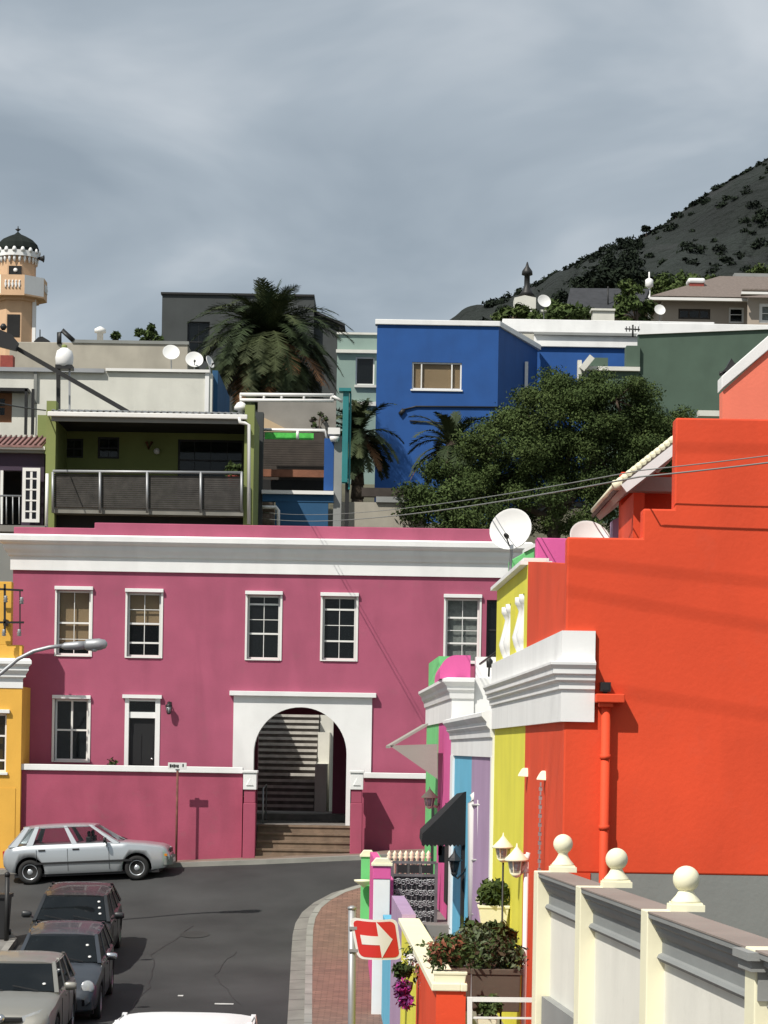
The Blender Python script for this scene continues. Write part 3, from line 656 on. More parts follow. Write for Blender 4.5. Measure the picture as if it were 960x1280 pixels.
# ================================================================ the row of painted houses on the right
LF = 2.6
def zat(u, v, Y): return AZ(u, v, Y)
def cornL(parent, y0, y1, prof, m_=WHITE, near=0.0, far=0.0, ret_l=None, name='cornice'):
    """moulding along the street face; prof = (projection, z); mitred return on the camera-facing side of width ret_l"""
    b = MB().m(m_); n = len(prof); rows = []
    if ret_l: rows.append([(SX(LF+ret_l, y0)+0*d, y0-d, z_) for d, z_ in prof])
    rows.append([(SX(LF, y0)-d, y0-(d if ret_l else 0), z_) for d, z_ in prof])
    rows.append([(SX(LF, y1)-d, y1, z_) for d, z_ in prof])
    vs = [p for r in rows for p in r]; fs = []
    for j in range(len(rows)-1): fs += [(j*n+i, j*n+i+1, (j+1)*n+i+1, (j+1)*n+i) for i in range(n-1)]
    fs += [tuple(range(n-1,-1,-1)), tuple((len(rows)-1)*n+i for i in range(n))]
    if ret_l: 
        k = len(vs); vs += [(SX(LF+ret_l,y0), y0+.02, prof[0][1]), (SX(LF+ret_l,y0), y0+.02, prof[-1][1])]; fs += [(k, 0, 0+0, k)] if False else []
        fs.append(tuple([k+1]+list(range(n-1,-1,-1))+[k]))
    b.add(vs, fs, False); return b.build(name, parent)
def base(u): return -5.4
# ---- red house
Yr = 24.7; rr = empty('red_house', (SX(4,Yr),Yr,-5.2), 'bright red orange house at the right with a stepped blank side wall', 'house')
zs = [zat(u,v,Yr) for u,v in ((755,672),(820,636),(900,523))]
xs3 = [AX(u,700,Yr) for u in (803,842)]; xl = AX(707,800,Yr); xR = 7.5; zg = zat(850,1093,Yr)
b = MB().m(RED); b.prism([(xl,zg),(xR,zg),(xR,zs[2]),(xs3[1],zs[2]),(xs3[1],zs[1]),(xs3[0],zs[1]),(xs3[0],zs[0]),(xl,zs[0])], Yr, Yr+.28); b.build('side_wall', rr, bev=.018)
xg = AX(738,1100,Yr)
B(RED,(xl,xg,Yr,Yr+.28,-5.4,zg)).build('side_wall', rr); B(GREYP,(xg+.002,xR,Yr+.01,Yr+.28,-5.4,zg-.002)).build('grey_plinth', rr)
# street front and body
b = MB().m(RED); b.boxL(LF,LF+.25,Yr+.28,29.3,-5.4,.40); b.boxL(LF+.25,8,28.9,29.3,-5.4,1.6); b.build('street_front', rr)
ztop0 = zat(706,702,Yr); ztop1 = zat(658,702,29.3)
b = MB().m(RED); p = [(SX(LF,Yr+.28),Yr+.28),(SX(LF,29.3),29.3),(SX(LF+.22,29.3),29.3),(SX(LF+.22,Yr+.28),Yr+.28)]
b.add([(x,y,.40) for x,y in p]+[(x,y,(ztop0 if y < 26 else ztop1)) for x,y in p],[(3,2,1,0),(4,5,6,7),(0,1,5,4),(1,2,6,5),(2,3,7,6),(3,0,4,7)],False); b.build('front_parapet', rr)
BL(TILE,(LF+.22,8,Yr+.28,34.2,1.2,1.35)).build('roof', rr)
# cornice shared profile, white
cz = [zat(706,901,Yr), zat(706,862,Yr), zat(706,787,Yr)]
zz = lambda v: zat(715,v,Yr-.1)
prof = [(-.05,zz(902)),(.05,zz(902)),(.05,zz(862)),(.075,zz(861)),(.075,zz(853)),(.11,zz(850)),(.115,zz(844)),(.14,zz(842)),(.14,zz(836)),(.17,zz(831)),(.17,zz(828)),(.10,zz(826)),(.05,zz(824)),(.05,zz(788)),(-.05,zz(788))]
wret = AX(743,850,Yr)-SX(LF,Yr)
cornL(rr, Yr-.001, 29.3, prof, ret_l=wret)
# back attic with monopitch tiled roof behind the side wall
b = MB().m(RED); ya = 27.6
X1 = AX(776,650,ya); X2 = AX(850,650,ya)
b.box(X1,X2+1.2,ya,ya+.25,1.3,zat(776,590,ya)); 
b.box(X1,X1+.12,26.2,ya,1.3,zat(777,618,26.4)); b.build('attic_wall', rr)
xa,za = at(772,606,26.2); xb_,zb_ = at(846,546,26.2); xb_ += .02
sl_ = Vector((xb_-xa,0,zb_-za)); nn = Vector((-sl_.z,0,sl_.x)).normalized()
def slab(m_, y0, y1, t0, t1, a0=0, a1=1):
    q = []
    for y in (y0,y1):
        for a_, t_ in ((a0,t0),(a1,t0),(a1,t1),(a0,t1)):
            p = Vector((xa,0,za))+sl_*a_+nn*t_; q.append((p.x,y,p.z))
    return MB().m(m_).add(q,[(0,1,2,3),(7,6,5,4),(0,4,5,1),(1,5,6,2),(2,6,7,3),(3,7,4,0)],False)
ar = slab(TILE,26.1,29.6,-.04,.0,0,1.02).build('attic_roof', rr)
b = MB().m(CREAMW); nT = 13
for k in range(nT):
    p = Vector((xa,26.08,za))+sl_*((k+.5)/nT)+nn*.02; q = p+Vector((0,3.3,0)); b.tube([p,q],.036,7)
b.build('roll_tiles', ar)
slab(WHITE,26.0,26.09,-.13,-.03,0,1.02).build('barge_board', ar)
b = slab(mat('pale_soffit',(.48,.40,.36),var=.05),26.12,29.5,-.12,-.045,.04,1.01); b.build('soffit', ar)
b = MB().m(CREAMW)
b.lathe([(.05,-.05),(.06,0),(.05,.05)],(xa-.02,26.05,za-.02),10); b.build('bracket_end', ar)
xs1,zs1 = at(838,600,27.2)
B(mat('pale_soffit',(1,1,1)),(AX(788,600,27.3),AX(852,600,27.3),27.28,27.5,zat(800,614,27.3),zat(800,596,27.3))).build('attic_beam', rr)
# red down pipe with hopper and a black box on the side wall
dp = empty('drain_pipe', (AX(757,900,Yr-.09),Yr-.09,-2), 'red painted drainpipe with a hopper head on the red side wall', 'drainpipe')
xd = AX(756.5,950,Yr-.09); zh = zat(760,873,Yr-.1)
b = MB().m(RED); b.tube([(xd,Yr-.09,-5.2),(xd,Yr-.09,zh-.02)],.046,14)
for v in (946,1034): b.tube([(xd,Yr-.09,zat(757,v+3,Yr)),(xd,Yr-.09,zat(757,v-3,Yr))],.056,14)
b.build('pipe', dp)
b = MB().m(RED); b.box(AX(744,873,Yr-.1),AX(780,873,Yr-.1),Yr-.2,Yr,zh-.045,zh+.045); b.box(AX(748,880,Yr-.1),AX(766,880,Yr-.1),Yr-.17,Yr,zh-.09,zh-.046); b.build('hopper', dp, bev=.01)
b = MB().m(PLAST); b.box(AX(750.5,859,Yr-.1),AX(763,859,Yr-.1),Yr-.15,Yr,zh+.07,zh+.165); b.box(AX(752.5,859,Yr-.1),AX(761,859,Yr-.1),Yr-.155,Yr-.149,zh+.085,zh+.15); b.box(AX(755,859,Yr-.1),AX(759,859,Yr-.1),Yr-.1,Yr,zh+.04,zh+.07)
one('floodlight', b, 'small black floodlight box above the red drainpipe hopper', 'floodlight')
# ---- lime yellow house
yy = empty('yellow_house', (SX(4,32),32,-5.2), 'narrow lime yellow house with white balusters in its parapet, beside the red house', 'house')
BL(YEL,(LF,LF+.25,29.301,34.2,-5.4,.40),(LF+.25,8,33.9,34.2,-5.4,1.4)).build('street_front', yy)
cornL(yy, 29.302, 34.35, [(d,z_) for d,z_ in prof])
ztp = zat(622,735,33.6); zb0 = prof[-1][1]
# parapet with two tall openings
z1_, z2_ = zat(640,828,31.5), zat(640,752,31.5)
b = MB().m(YEL); ys_ = [29.301,29.75,31.0,31.8,33.1,34.2]
b.boxL(LF,LF+.22,ys_[0],ys_[1],.4,ztp); b.boxL(LF,LF+.22,ys_[2],ys_[3],.4,ztp); b.boxL(LF,LF+.22,ys_[4],ys_[5],.4,ztp)
for a_,c in ((1,2),(3,4)): b.boxL(LF,LF+.22,ys_[a_],ys_[c],.4,z1_); b.boxL(LF,LF+.22,ys_[a_],ys_[c],z2_,ztp); b.boxL(LF+.17,LF+.22,ys_[a_],ys_[c],z1_,z2_)
b.build('parapet', yy)
BL(WHITE,(LF-.09,LF+.3,29.35,34.25,ztp+.001,ztp+.05),(LF-.05,LF+.26,29.35,34.2,ztp+.051,ztp+.085)).build('parapet_coping', yy)
for y in (30.05,30.65,32.1,32.8):
    h = z2_-z1_; b = MB().m(WHITE); b.lathe([(.10,0),(.10,.05*h),(.06,.1*h),(.11,.25*h),(.13,.36*h),(.08,.6*h),(.05,.78*h),(.08,.86*h),(.10,.9*h),(.10,h)],(SX(LF+.06,y),y,z1_),14); b.build('baluster', yy)
# ---- lilac and blue house
bb = empty('lilac_and_blue_house', (SX(4,39),39,-5.0), 'low house front painted half lilac and half sky blue under a white cornice', 'house')
zf = zat(600,946,36); zt_ = zat(597,890,35.5)
BL(PURP,(LF,LF+.25,34.42,39.0,-5.4,zf+.2),(LF+.25,8,34.21,34.5,-5.4,.5)).build('lilac_front', bb)
BL(BLUE,(LF+.002,LF+.25,39.001,43.7,-5.4,zf+.2)).build('blue_front', bb)
BL(WHITE,(LF-.04,LF+.25,34.2,34.419,-5.4,zf-.001)).build('pilaster', bb); BL(WHITE,(LF-.04,LF+.25,43.701,44.4,-5.4,zf-.001)).build('pilaster', bb)
h = zt_-zf
cornL(bb, 34.2, 44.4, [(-.05,zf),(.03,zf),(.03,zf+.42*h),(.06,zf+.44*h),(.07,zf+.6*h),(.12,zf+.68*h),(.12,zf+.76*h),(.19,zf+.88*h),(.19,zf+.96*h),(.12,zt_),(-.05,zt_)])
BL(OFFW,(LF+.05,8,34.3,44.2,zf+.2,zt_-.06)).build('roof', bb)
# ---- magenta house and mint green house (share one taller white entablature)
def far_house(name, lab, ya, yb, m_, zpt, rounded):
    o = empty(name, (SX(4,ya),ya,-4.6), lab, 'house')
    zt = zat(556,846,44.0); zfb = zt-.80
    BL(m_,(LF,LF+.25,ya+.001,yb,-5.2,zfb+.1)).build('street_front', o)
    if rounded:
        BL(WHITE,(LF+.25,8,ya,ya+.25,-5.0,zt+.001)).build('side_wall', o)
    BL(OFFW,(LF+.25,8,ya+.25,yb,-1,zt-.15)).build('roof', o)
    hh = zt-zfb
    pr = [(-.05,zfb),(.03,zfb),(.03,zfb+.5*hh),(.06,zfb+.52*hh),(.08,zfb+.66*hh),(.12,zfb+.72*hh),(.13,zfb+.80*hh),(.20,zfb+.9*hh),(.20,zfb+.97*hh),(.12,zt),(-.05,zt)]
    cornL(o, ya, yb, pr, ret_l=(.38 if rounded else None))
    return o, zt
h4, zt4 = far_house('magenta_house','magenta house front with a rounded magenta parapet end and white side wall',44.4,49.4,MAG,0,True)
xA,xB = AX(550,830,44.6), AX(588,830,44.6); zA = zat(570,842,44.6); zB = zat(570,819,44.6)
b = MB().m(MAG); b.prism([(xA,zA-.1),(xB,zA-.1),(xB,zB)]+[(xA+(xB-xA)*(.55-.55*math.sin(t*math.pi/16)), zA+(zB-zA)*math.cos(t*math.pi/16)**.9) for t in range(0,9)],44.55,49.3); b.build('parapet', h4)
BL(WHITE,(LF+.42,4.6,44.65,44.9,zt4-.2,zB-.02)).build('upper_wall', h4)
h5, zt5 = far_house('mint_green_house','mint green house front at the far end of the row with a green parapet',49.401,54.6,GRN,0,False)
zG = zat(543,822,51); BL(GRN,(LF+.02,LF+.3,50.2,54.5,zt5-.1,zG)).build('parapet', h5)
BL(GRN,(LF+.25,8,54.3,54.59,-5,zt5-.1)).build('end_wall', h5)
for (ob,ya_,yb_) in ((h4,45.0,46.3),(h5,50.6,51.6)):
    b = BL(INT,(LF-.012,LF+.02,ya_,yb_,-2.9,-1.0)); b.build('door', ob)
# stove pipe wires between parapets
cb = MB().m(METD); cb.tube([(AX(600,830,42),42,zat(600,830,42)),(AX(622,814,34.5),34.5,zat(622,814,34.5))],.02,6); cb.lathe([(.05,-.12),(.06,0),(.02,.05)],(AX(612,826,42.5),42.5,zat(612,826,42.5)),8); cb.tube([(AX(611,842,42.5),42.5,zat(611,846,42.5)),(AX(612,822,42.5),42.5,zat(612,822,42.5))],.02,6)
one('service_bracket', cb, 'dark cable bracket on the white upper wall between the magenta and yellow houses', 'bracket')
# roof-top fire walls behind the parapets
def rw(name,pts,Y,m_,lab,dY=.35,cop=None):
    o = empty(name,(AX(pts[0][0],pts[0][1],Y),Y,1.4),lab,'roof wall')
    p = [at(u,v,Y) for u,v in pts]; p[0] = (p[0][0],1.25); p[-1] = (p[-1][0],1.25)
    MB().m(m_).prism(p,Y,Y+dY).build('wall',o,bev=.01)
    if cop:
        q = [at(u,v,Y) for u,v in cop]; MB().m(WHITE).prism([(q[0][0],q[0][1]),(q[1][0],q[1][1]),(q[1][0],q[1][1]+.05),(q[0][0],q[0][1]+.05)],Y-.03,Y+dY+.03).build('coping',o)
rw('fire_wall',[(637,740),(637,701),(668,684),(668,740)],34.6,GRN,'mint green roof wall behind the left satellite dish',cop=[(655,690.5),(669,683.5)])
rw('fire_wall',[(671,740),(671,672),(712,673),(712,740)],31.5,MAG,'magenta roof wall behind the top of the red house')
rw('fire_wall',[(765,690),(766,650),(777,645),(777,690)],29.5,PURP,'lilac and white roof wall beside the red attic')
# salmon gable further back
ga = empty('salmon_gable', (AX(930,520,33),33,1.4), 'salmon gable wall with a sloping white coping at the right edge', 'gable wall')
Yg = 33.0; P_ = lambda u,v,Y=Yg: at(u,v,Y)
MB().m(SALMON).prism([P_(903,560),P_(903,489),P_(960,438),P_(1010,392),P_(1010,560)],Yg,Yg+.3).build('wall', ga)
MB().m(WHITE).prism([P_(901.5,487),P_(901.5,471),P_(960,420),P_(1012,374),P_(1012,391),P_(960,438)],Yg-.05,Yg+.36).build('coping', ga, bev=.01)
b = MB().m(METD); x_,z_ = at(909,463,33.1); b.prism([(x_-.10,z_-.05),(x_-.02,z_+.03),(x_+.05,z_+.16),(x_+.09,z_+.1),(x_+.15,z_+.06)],33.05,33.25); b.lathe([(.02,-.12),(.025,-.02)],(x_-.03,33.15,z_),8); b.lathe([(.012,-.06),(.03,-.05),(.03,0)],(x_-.08,33.1,z_-.02),8)
one('roof_ventilator', b, 'small black ventilator on the sloping white coping of the salmon gable', 'ventilator')
# satellite dishes
def dish(u,v,Y,rpx,lab,az=0,tilt=20,squash=1,mount=1.0,group='satellite dishes', arm=True, drop=.6):
    x,z_ = at(u,v,Y); r = rpx*Y/F
    n_ = Vector((math.sin(R(az)), -math.cos(R(az))*math.cos(R(tilt)), math.sin(R(tilt)))).normalized()
    o = empty('satellite_dish',(x,Y,z_-r-drop),lab,'satellite dish',group)
    c = Vector((x,Y,z_)); b = MB().m(DISH); k = 9
    pr = [(r*i/k+.001, .22*r*(i/k)**2-.22*r) for i in range(k+1)]+[(r*1.015,.0),(r*1.01,-.02)]+[(r*i/k+.001, .22*r*(i/k)**2-.22*r-.02) for i in range(k,-1,-1)]
    b.lathe(pr, c, 28, n_); b.build('reflector', o)
    q = MB().m(METG); back = c-n_*.24*r; foot = Vector((x,Y+.12,z_-r-drop)); q.tube([back,back-n_*.08*r*2,foot+Vector((0,0,.1)),foot],.02,8); q.build('mount',o)
    if arm:
        q = MB().m(METD); s0 = c-Vector((0,0,1))*r*.88; s1 = c+n_*r*.75-Vector((0,0,r*.55)); q.tube([s0,s1],.012,6); q.lathe([(.03,0),(.035,.08),(.02,.1)],s1,8,n_*-1); q.build('feed_arm',o)
    return o
dish(638,661,33.8,27,'large white satellite dish on the roof above the yellow parapet',az=-20,tilt=16,arm=True)
dish(738,672,27.5,26,'large white satellite dish half hidden behind the red side wall',az=12,tilt=32,arm=False)
# ================================================================ stoep walls, gates and fittings in front of the row
LS = 1.32
sw = empty('stoep_wall', (SX(LS,30),30,-5.2), 'low front wall painted lilac, yellow and red under the planters', 'wall')
for m_,a_,c,zt in ((PURP,34.2,38.6,-2.34),(YEL,29.3,34.199,-2.47),(RED,Yr,29.299,-2.47)):
    BL(m_,(LS,LS+.2,a_,c,-5.5,zt)).build('wall_section', sw)
B(RED,(SX(LS,Yr)+.2,AX(582,1260,Yr),Yr,Yr+.2,-5.5,-2.47)).build('wall_section', sw)
BL(CREAMW,(LS-.05,LS+.25,Yr-.03,34.2,-2.469,-2.39)).build('coping', sw, bev=.01)
B(CREAMW,(SX(LS,Yr)+.25,AX(584,1245,Yr),Yr-.04,Yr+.25,-2.469,-2.39)).build('coping', sw, bev=.01)
for y,h in ((29.3,.12),):
    pass
sw2 = empty('stoep_wall', (SX(LS,46),46,-5.0), 'low front wall painted blue, magenta and green further up the row', 'wall')
for m_,a_,c,zt in ((BLUE,38.8,43.0,-2.95),(MAG,43.7,49.0,-2.35),(GRN,49.2,54.0,-2.3)):
    BL(m_,(LS,LS+.2,a_,c,-5.5,zt)).build('wall_section', sw2)
# paved stoep floors
stf = MB().m(PAVG); stf.boxL(LS+.2,LF,24.9,34.2,-5.5,-3.6); stf.boxL(LS+.2,LF,34.2,44,-5.5,-3.5); stf.boxL(LS+.2,LF,44,54.4,-5.5,-3.2)
struct('stoep_floor', stf)
def pillar(u0,u1,vt,Y,mats_,lab,cap=True,ledge=False):
    x0,x1 = AX(u0,1100,Y), AX(u1,1100,Y); zt = AZ((u0+u1)/2,vt,Y); gz = G(x0,Y)
    o = empty('gate_pillar',((x0+x1)/2,Y,gz),lab,'pillar'); dy = (x1-x0)
    zc_ = zt-.14
    k = 0
    for m_,za,zb in mats_:
        a_ = AZ((u0+u1)/2,za,Y) if za else zc_; b_ = AZ((u0+u1)/2,zb,Y) if zb else gz-.2
        i = .0 if k % 2 == 0 else .012
        B(m_,(x0+i,x1-i,Y+i,Y+dy-i,b_+.001,a_)).build('shaft',o,bev=.01); k += 1
    c = MB().m(CREAMW); c.box(x0-.03,x1+.03,Y-.03,Y+dy+.03,zc_+.002,zc_+.05); c.prism([(x0-.02,zc_+.05),(x1+.02,zc_+.05),(x1-.05,zt),(x0+.05,zt)],Y-.01,Y+dy+.01); c.build('cap',o,bev=.008)
    return o,x0,x1,gz
p1,x0,x1,gz = pillar(451,467,1063,50.5,[(GRN,None,None)],'mint green gate pillar with a white cap at the corner of the row')
b = MB().m(CREAMW); x_,z_ = at(455,1101,50.2); b.lathe([(.02,-.14),(.06,-.1),(.2,-.02),(.21,.02),(.02,.03)],(x_,50.2,z_),16); b.build('ledge',p1)
p2_,a0,a1,gz2 = pillar(466,488.5,1073,43.1,[(MAG,None,1099),(WHITE,1099,None)],'white and magenta gate pillar in front of the iron gate')
BL(MAG,(LS-.12,LS+.02,45.2,48.2,-5,-2.05)).build('side_panel',p2_)
# picket fence top behind the gate
pf = empty('picket_fence',(AX(505,1075,47.5),47.5,-4.2),'cream spiked fence top behind the iron gate','fence'); b = MB().m(CREAMW); Y = 47.5
b.bar((AX(484,1079,Y),Y,AZ(484,1077,Y)),(AX(538,1080,Y),Y,AZ(538,1079,Y)),.05); b.build('rail',pf); b = MB().m(CREAMW)
b.bar((AX(484,1120,Y),Y,AZ(484,1118,Y)),(AX(538,1120,Y),Y,AZ(538,1119,Y)),.05); b.build('rail',pf)
for u in range(486,538,7):
    x = AX(u+.5,1075,Y); z_ = AZ(u,1065,Y); q = MB().m(CREAMW); q.lathe([(.028,-1.6),(.028,-.14),(.055,-.10),(.03,-.07),(.05,-.04),(.004,.03)],(x,Y,z_),8); q.build('picket',pf)
# ornate iron gate with a scrollwork panel
Yg = 44.8; gx0,gx1 = AX(490,1110,Yg),AX(545,1110,Yg); gzt,gzb = AZ(518,1078,Yg),-4.35
gt = empty('iron_gate',((gx0+gx1)/2,Yg,gzb),'grey iron gate with dense scrollwork between the white pillar and the houses','gate')
IRON = mat('grey_iron',(.15,.145,.15),rough=.5,var=.25,metal=.3,scale=5); b = MB().m(IRON); w = gx1-gx0
for x in (gx0,gx1): b.bar((x,Yg,gzb),(x,Yg,gzt),.06)
for z_ in (gzb+.03,gzb+.55,gzt-.24,gzt): b.bar((gx0,Yg,z_),(gx1,Yg,z_),.05)
b.build('frame',gt)
b = MB().m(METG); rnd = random.Random(3)
def scroll(b,x,z,r,ph,dirn,turns=1.6):
    pts = []
    for i in range(22):
        t = i/21; a_ = ph+dirn*t*turns*6.283; rr_ = r*(1-.8*t); pts.append((x+rr_*math.cos(a_),Yg,z+rr_*math.sin(a_)))
    b.tube(pts,.011,5)
nx_,nz_ = 5,7
for i in range(nx_):
    for j in range(nz_):
        x = gx0+w*(i+.5)/nx_; z_ = gzb+.6+(gzt-.28-gzb-.6)*(j+.5)/nz_; scroll(b,x-.035,z_,.07,rnd.uniform(0,6),1); scroll(b,x+.045,z_+.02,.06,rnd.uniform(0,6),-1)
b.build('scrollwork',gt)
b = MB().m(IRON)
for i in range(1,9): b.bar((gx0+w*i/9,Yg+.02,gzb),(gx0+w*i/9,Yg+.02,gzt),.018)
b.build('bars',gt)
B(mat('grey_mesh_panel',(.10,.10,.105),var=.4,scale=8),(gx0+.02,gx1-.02,Yg+.05,Yg+.07,gzb,gzt-.26)).build('backing',gt)
b = MB().m(PLAST)
for q in (.22,.5,.78): b.box(gx0+w*q-.09,gx0+w*q+.09,Yg-.01,Yg+.03,gzt-.2,gzt-.05)
b.build('top_panel',gt)
# grey awning
def awning(name,parent_lab,pts_,Y0_,Y1_,m_,lab,thick=.03):
    o = empty(name,(AX(pts_[0][0],pts_[0][1],Y0_),Y0_,AZ(*pts_[1],Y0_)),lab,'awning'); return o
# far grey awning: sloping sheet with triangular cheek towards the camera
Ya,Yb = 47.2,49.6
A = lambda u,v,Y=Ya: at(u,v,Y)
aw = empty('grey_awning',(A(540,930)[0],Ya,A(540,960)[1]),'grey canvas awning with a triangular side sticking out over the magenta doorway','awning')
tl,tp,bt = A(487,932),A(547,930),A(547,974)
b = MB().m(CANVASG); b.prism([tl,tp,bt],Ya,Ya+.03); b.build('cheek',aw)
# sloping canvas along the street
x3,z3 = A(535,904)
b = MB().m(CANVASG); b.add([(tl[0],Ya,tl[1]),(x3,Ya,z3),(x3-.03*(Yb-Ya),Yb,z3),(tl[0]-.03*(Yb-Ya),Yb,tl[1]),(tl[0],Ya,tl[1]-.05),(x3,Ya,z3-.05),(x3-.03*(Yb-Ya),Yb,z3-.05),(tl[0]-.03*(Yb-Ya),Yb,tl[1]-.05)],[(0,1,2,3),(7,6,5,4),(0,4,5,1),(3,2,6,7),(0,3,7,4),(1,5,6,2)],False); b.build('canopy',aw)
# black awning over the blue doorway, with hanging side curtain
Yk = 40.3; K_ = lambda u,v: at(u,v,Yk)
ba = empty('black_awning',(K_(570,1050)[0],Yk,K_(570,1050)[1]),'black canvas awning sloping out over the blue doorway','awning')
p = [K_(527,1054),K_(528,1044),K_(580,990),K_(585,989),K_(585,1053)]
b = MB().m(CANVASB); b.prism(p,Yk,Yk+.03); b.prism(p[:1]+[(p[1][0],p[1][1]+.02),(p[3][0],p[3][1]+.02),(p[3][0],p[3][1]-.04),(p[1][0],p[1][1]-.05)],Yk+.03,42.9); b.build('canopy',ba)
b = MB().m(CANVASB)
for k in range(12):
    u = 527+k*4.8; a_,c_2 = K_(u,1052),K_(u+4.8,1052); b.prism([a_,(a_[0],a_[1]-.05),((a_[0]+c_2[0])/2,a_[1]-.085),(c_2[0],c_2[1]-.05),c_2],Yk-.01,Yk+.02)
b.build('scalloped_edge',ba)
b = MB().m(CANVASB); xe,xf = K_(577,1100)[0],K_(586,1100)[0]; b.prismZ([(xe,Yk+.05),(xf,Yk),(xf,Yk+.4),(xe,Yk+.5)],-4.2,K_(580,1050)[1]); b.build('side_curtain',ba)
# black wall lantern on blue front
def lantern(u,v,Y,col,lab,s=1.0,arm=None,grp=None,lens=LAMPG):
    x,z_ = at(u,v,Y); o = empty('wall_lantern',(x,Y,z_-.2*s),lab,'lantern',grp)
    b = MB().m(col); b.lathe([(.008,.36*s),(.02,.30*s),(.03,.26*s),(.11*s,.17*s),(.16*s,.12*s),(.15*s,.105*s)],(x,Y,z_),8,smooth=False); b.build('roof',o)
    b = MB().m(col)
    for k in range(6):
        t = k*math.pi/3+.3; b.bar((x+.055*s*math.cos(t),Y+.055*s*math.sin(t),z_-.13*s),(x+.105*s*math.cos(t),Y+.105*s*math.sin(t),z_+.11*s),.016*s)
    b.lathe([(.02,-.2*s),(.05*s,-.17*s),(.07*s,-.13*s),(.06*s,-.12*s)],(x,Y,z_),8); b.build('cage',o)
    MB().m(lens).lathe([(.045*s,-.12*s),(.09*s,.105*s)],(x,Y,z_),12).build('glass',o)
    if arm: b = MB().m(col); b.tube([(x,Y,z_-.18*s)]+[(AX(a_,c,yy_),yy_,AZ(a_,c,yy_)) for a_,c,yy_ in arm],.018,8); b.build('arm',o)
    return o
lantern(568,1083,40.0,PLAST,'black six sided lantern under the black awning',s=.85,arm=[(572,1098,40),(580,1090,40),(584,1082,40)],lens=PLAST)
b = MB().m(PLAST); Y = 40.6
for u,v,w,h_ in ((552,1068,.05,.14),(550,1062,.03,.1),): x,z_ = at(u,v,Y); b.box(x-w,x+w,Y,Y+.08,z_-h_,z_+h_)
one('door_plaque', b, 'small dark box on the magenta front under the black awning', 'box')
# white hooped pipe and security bars on the lilac front
Yh = 38.4; H_ = lambda u,v,Y=Yh: (AX(u,v,Y),Y,AZ(u,v,Y))
hp = empty('white_pipe_hoop',(H_(590,1160)[0],Yh,-4.6),'white hooped pipe with thin security bars on the lilac front','pipe')
b = MB().m(WMET); b.tube([H_(589,1180),H_(589,1004),H_(591,996),H_(596,992),H_(604,990)],.055,12); b.build('pipe',hp)
b = MB().m(WMET)
b.tube([H_(598.5,1000,37.4),H_(598.5,1180,37.4)],.022,8)
for v in (1006,1075,1143): b.tube([H_(590,v),H_(606,v,36.4)],.018,6)
b.build('bars',hp)
b = MB().m(PURP); x,z_ = at(603,1126,35.2); b.box(x-.07,x+.07,35.1,35.4,-3.6,z_-.02); b.build('post_base',hp); B(CREAMW,(x-.09,x+.09,35.08,35.42,z_-.018,z_+.04)).build('post_cap',hp)
# two floodlights and a hanging chain on the red and yellow fronts
for (u,v,Y,lab) in ((657,966,28.9,'small white floodlight beside the yellow stripe on the red front'),(681,970,26.7,'small white floodlight nearer the red corner, above the hanging chain')):
    x,z_ = at(u,v,Y); o = empty('wall_floodlight',(x,Y,z_-.05),lab,'floodlight')
    b = MB().m(CREAMW); b.add([(x-.10,Y-.05,z_-.045),(x+.03,Y-.09,z_-.05),(x+.05,Y+.08,z_-.02),(x-.08,Y+.1,z_-.015),(x-.05,Y-.03,z_+.05),(x+.05,Y-.05,z_+.05),(x+.05,Y+.05,z_+.06),(x-.03,Y+.06,z_+.06)],[(3,2,1,0),(4,5,6,7),(0,1,5,4),(1,2,6,5),(2,3,7,6),(3,0,4,7)],False); b.build('hood',o,bev=.012)
    b = MB().m(WMET); b.tube([(x,Y,z_),(SX(LF,Y),Y,z_+.01)],.02,8); b.build('bracket',o)
ch = MB().m(METG); Y = 26.6; x = SX(LF-.06,Y); z_ = AZ(684,978,Y); ze = AZ(684,1100,Y); k = 0
while z_ > ze:
    ch.box(x-(.018 if k%2 else .008),x+(.018 if k%2 else .008),Y-(.008 if k%2 else .018),Y+(.008 if k%2 else .018),z_-.045,z_); z_ -= .05; k += 1
one('hanging_chain', ch, 'grey rain chain hanging down the red front below the second floodlight', 'chain')
# white lamp pole with a lantern; second lantern on the yellow front
Yp = 25.6; xp,zp = at(658,1068,Yp)
lp = empty('lamp_pole',(xp,Yp,-3.9),'tall white lamp pole by the red corner with one lantern on its arm','lamp pole')
b = MB().m(WMET); b.tube([(xp,Yp,-5),(xp,Yp,zp)],.026,12); b.lathe([(.03,0),(.04,.03),(.02,.06)],(xp,Yp,zp-.2),10); b.build('pole',lp)
b = MB().m(WMET); b.tube([(xp,Yp,zp-.09),(xp-.05,Yp-.02,zp-.17),(xp-.09,Yp,zp-.14)],.02,8); b.tube([(xp,Yp,zp-.1),(xp+.02,Yp,zp+.02)],.024,8); b.build('arm',lp)
def head(parent,u,v,Y,s):
    x,z_ = at(u,v,Y); b = MB().m(CREAMW); b.lathe([(.004,.12*s),(.012,.08*s),(.02,.07*s),(.06*s,.02*s),(.13*s,-.05*s),(.135*s,-.07*s),(.1*s,-.07*s)],(x,Y,z_),14); b.build('lamp_hood',parent)
    b = MB().m(LAMPG); b.lathe([(.085*s,-.07*s),(.06*s,-.2*s)],(x,Y,z_),12); b.build('lamp_glass',parent)
    b = MB().m(CREAMW)
    for k in range(6): t = k*1.047; b.bar((x+.09*s*math.cos(t),Y+.09*s*math.sin(t),z_-.07*s),(x+.065*s*math.cos(t),Y+.065*s*math.sin(t),z_-.2*s),.012)
    b.lathe([(.07*s,-.2*s),(.04*s,-.235*s),(.01,-.25*s)],(x,Y,z_),12); b.build('lamp_cage',parent)
head(lp,646,1068,Yp,1.0)
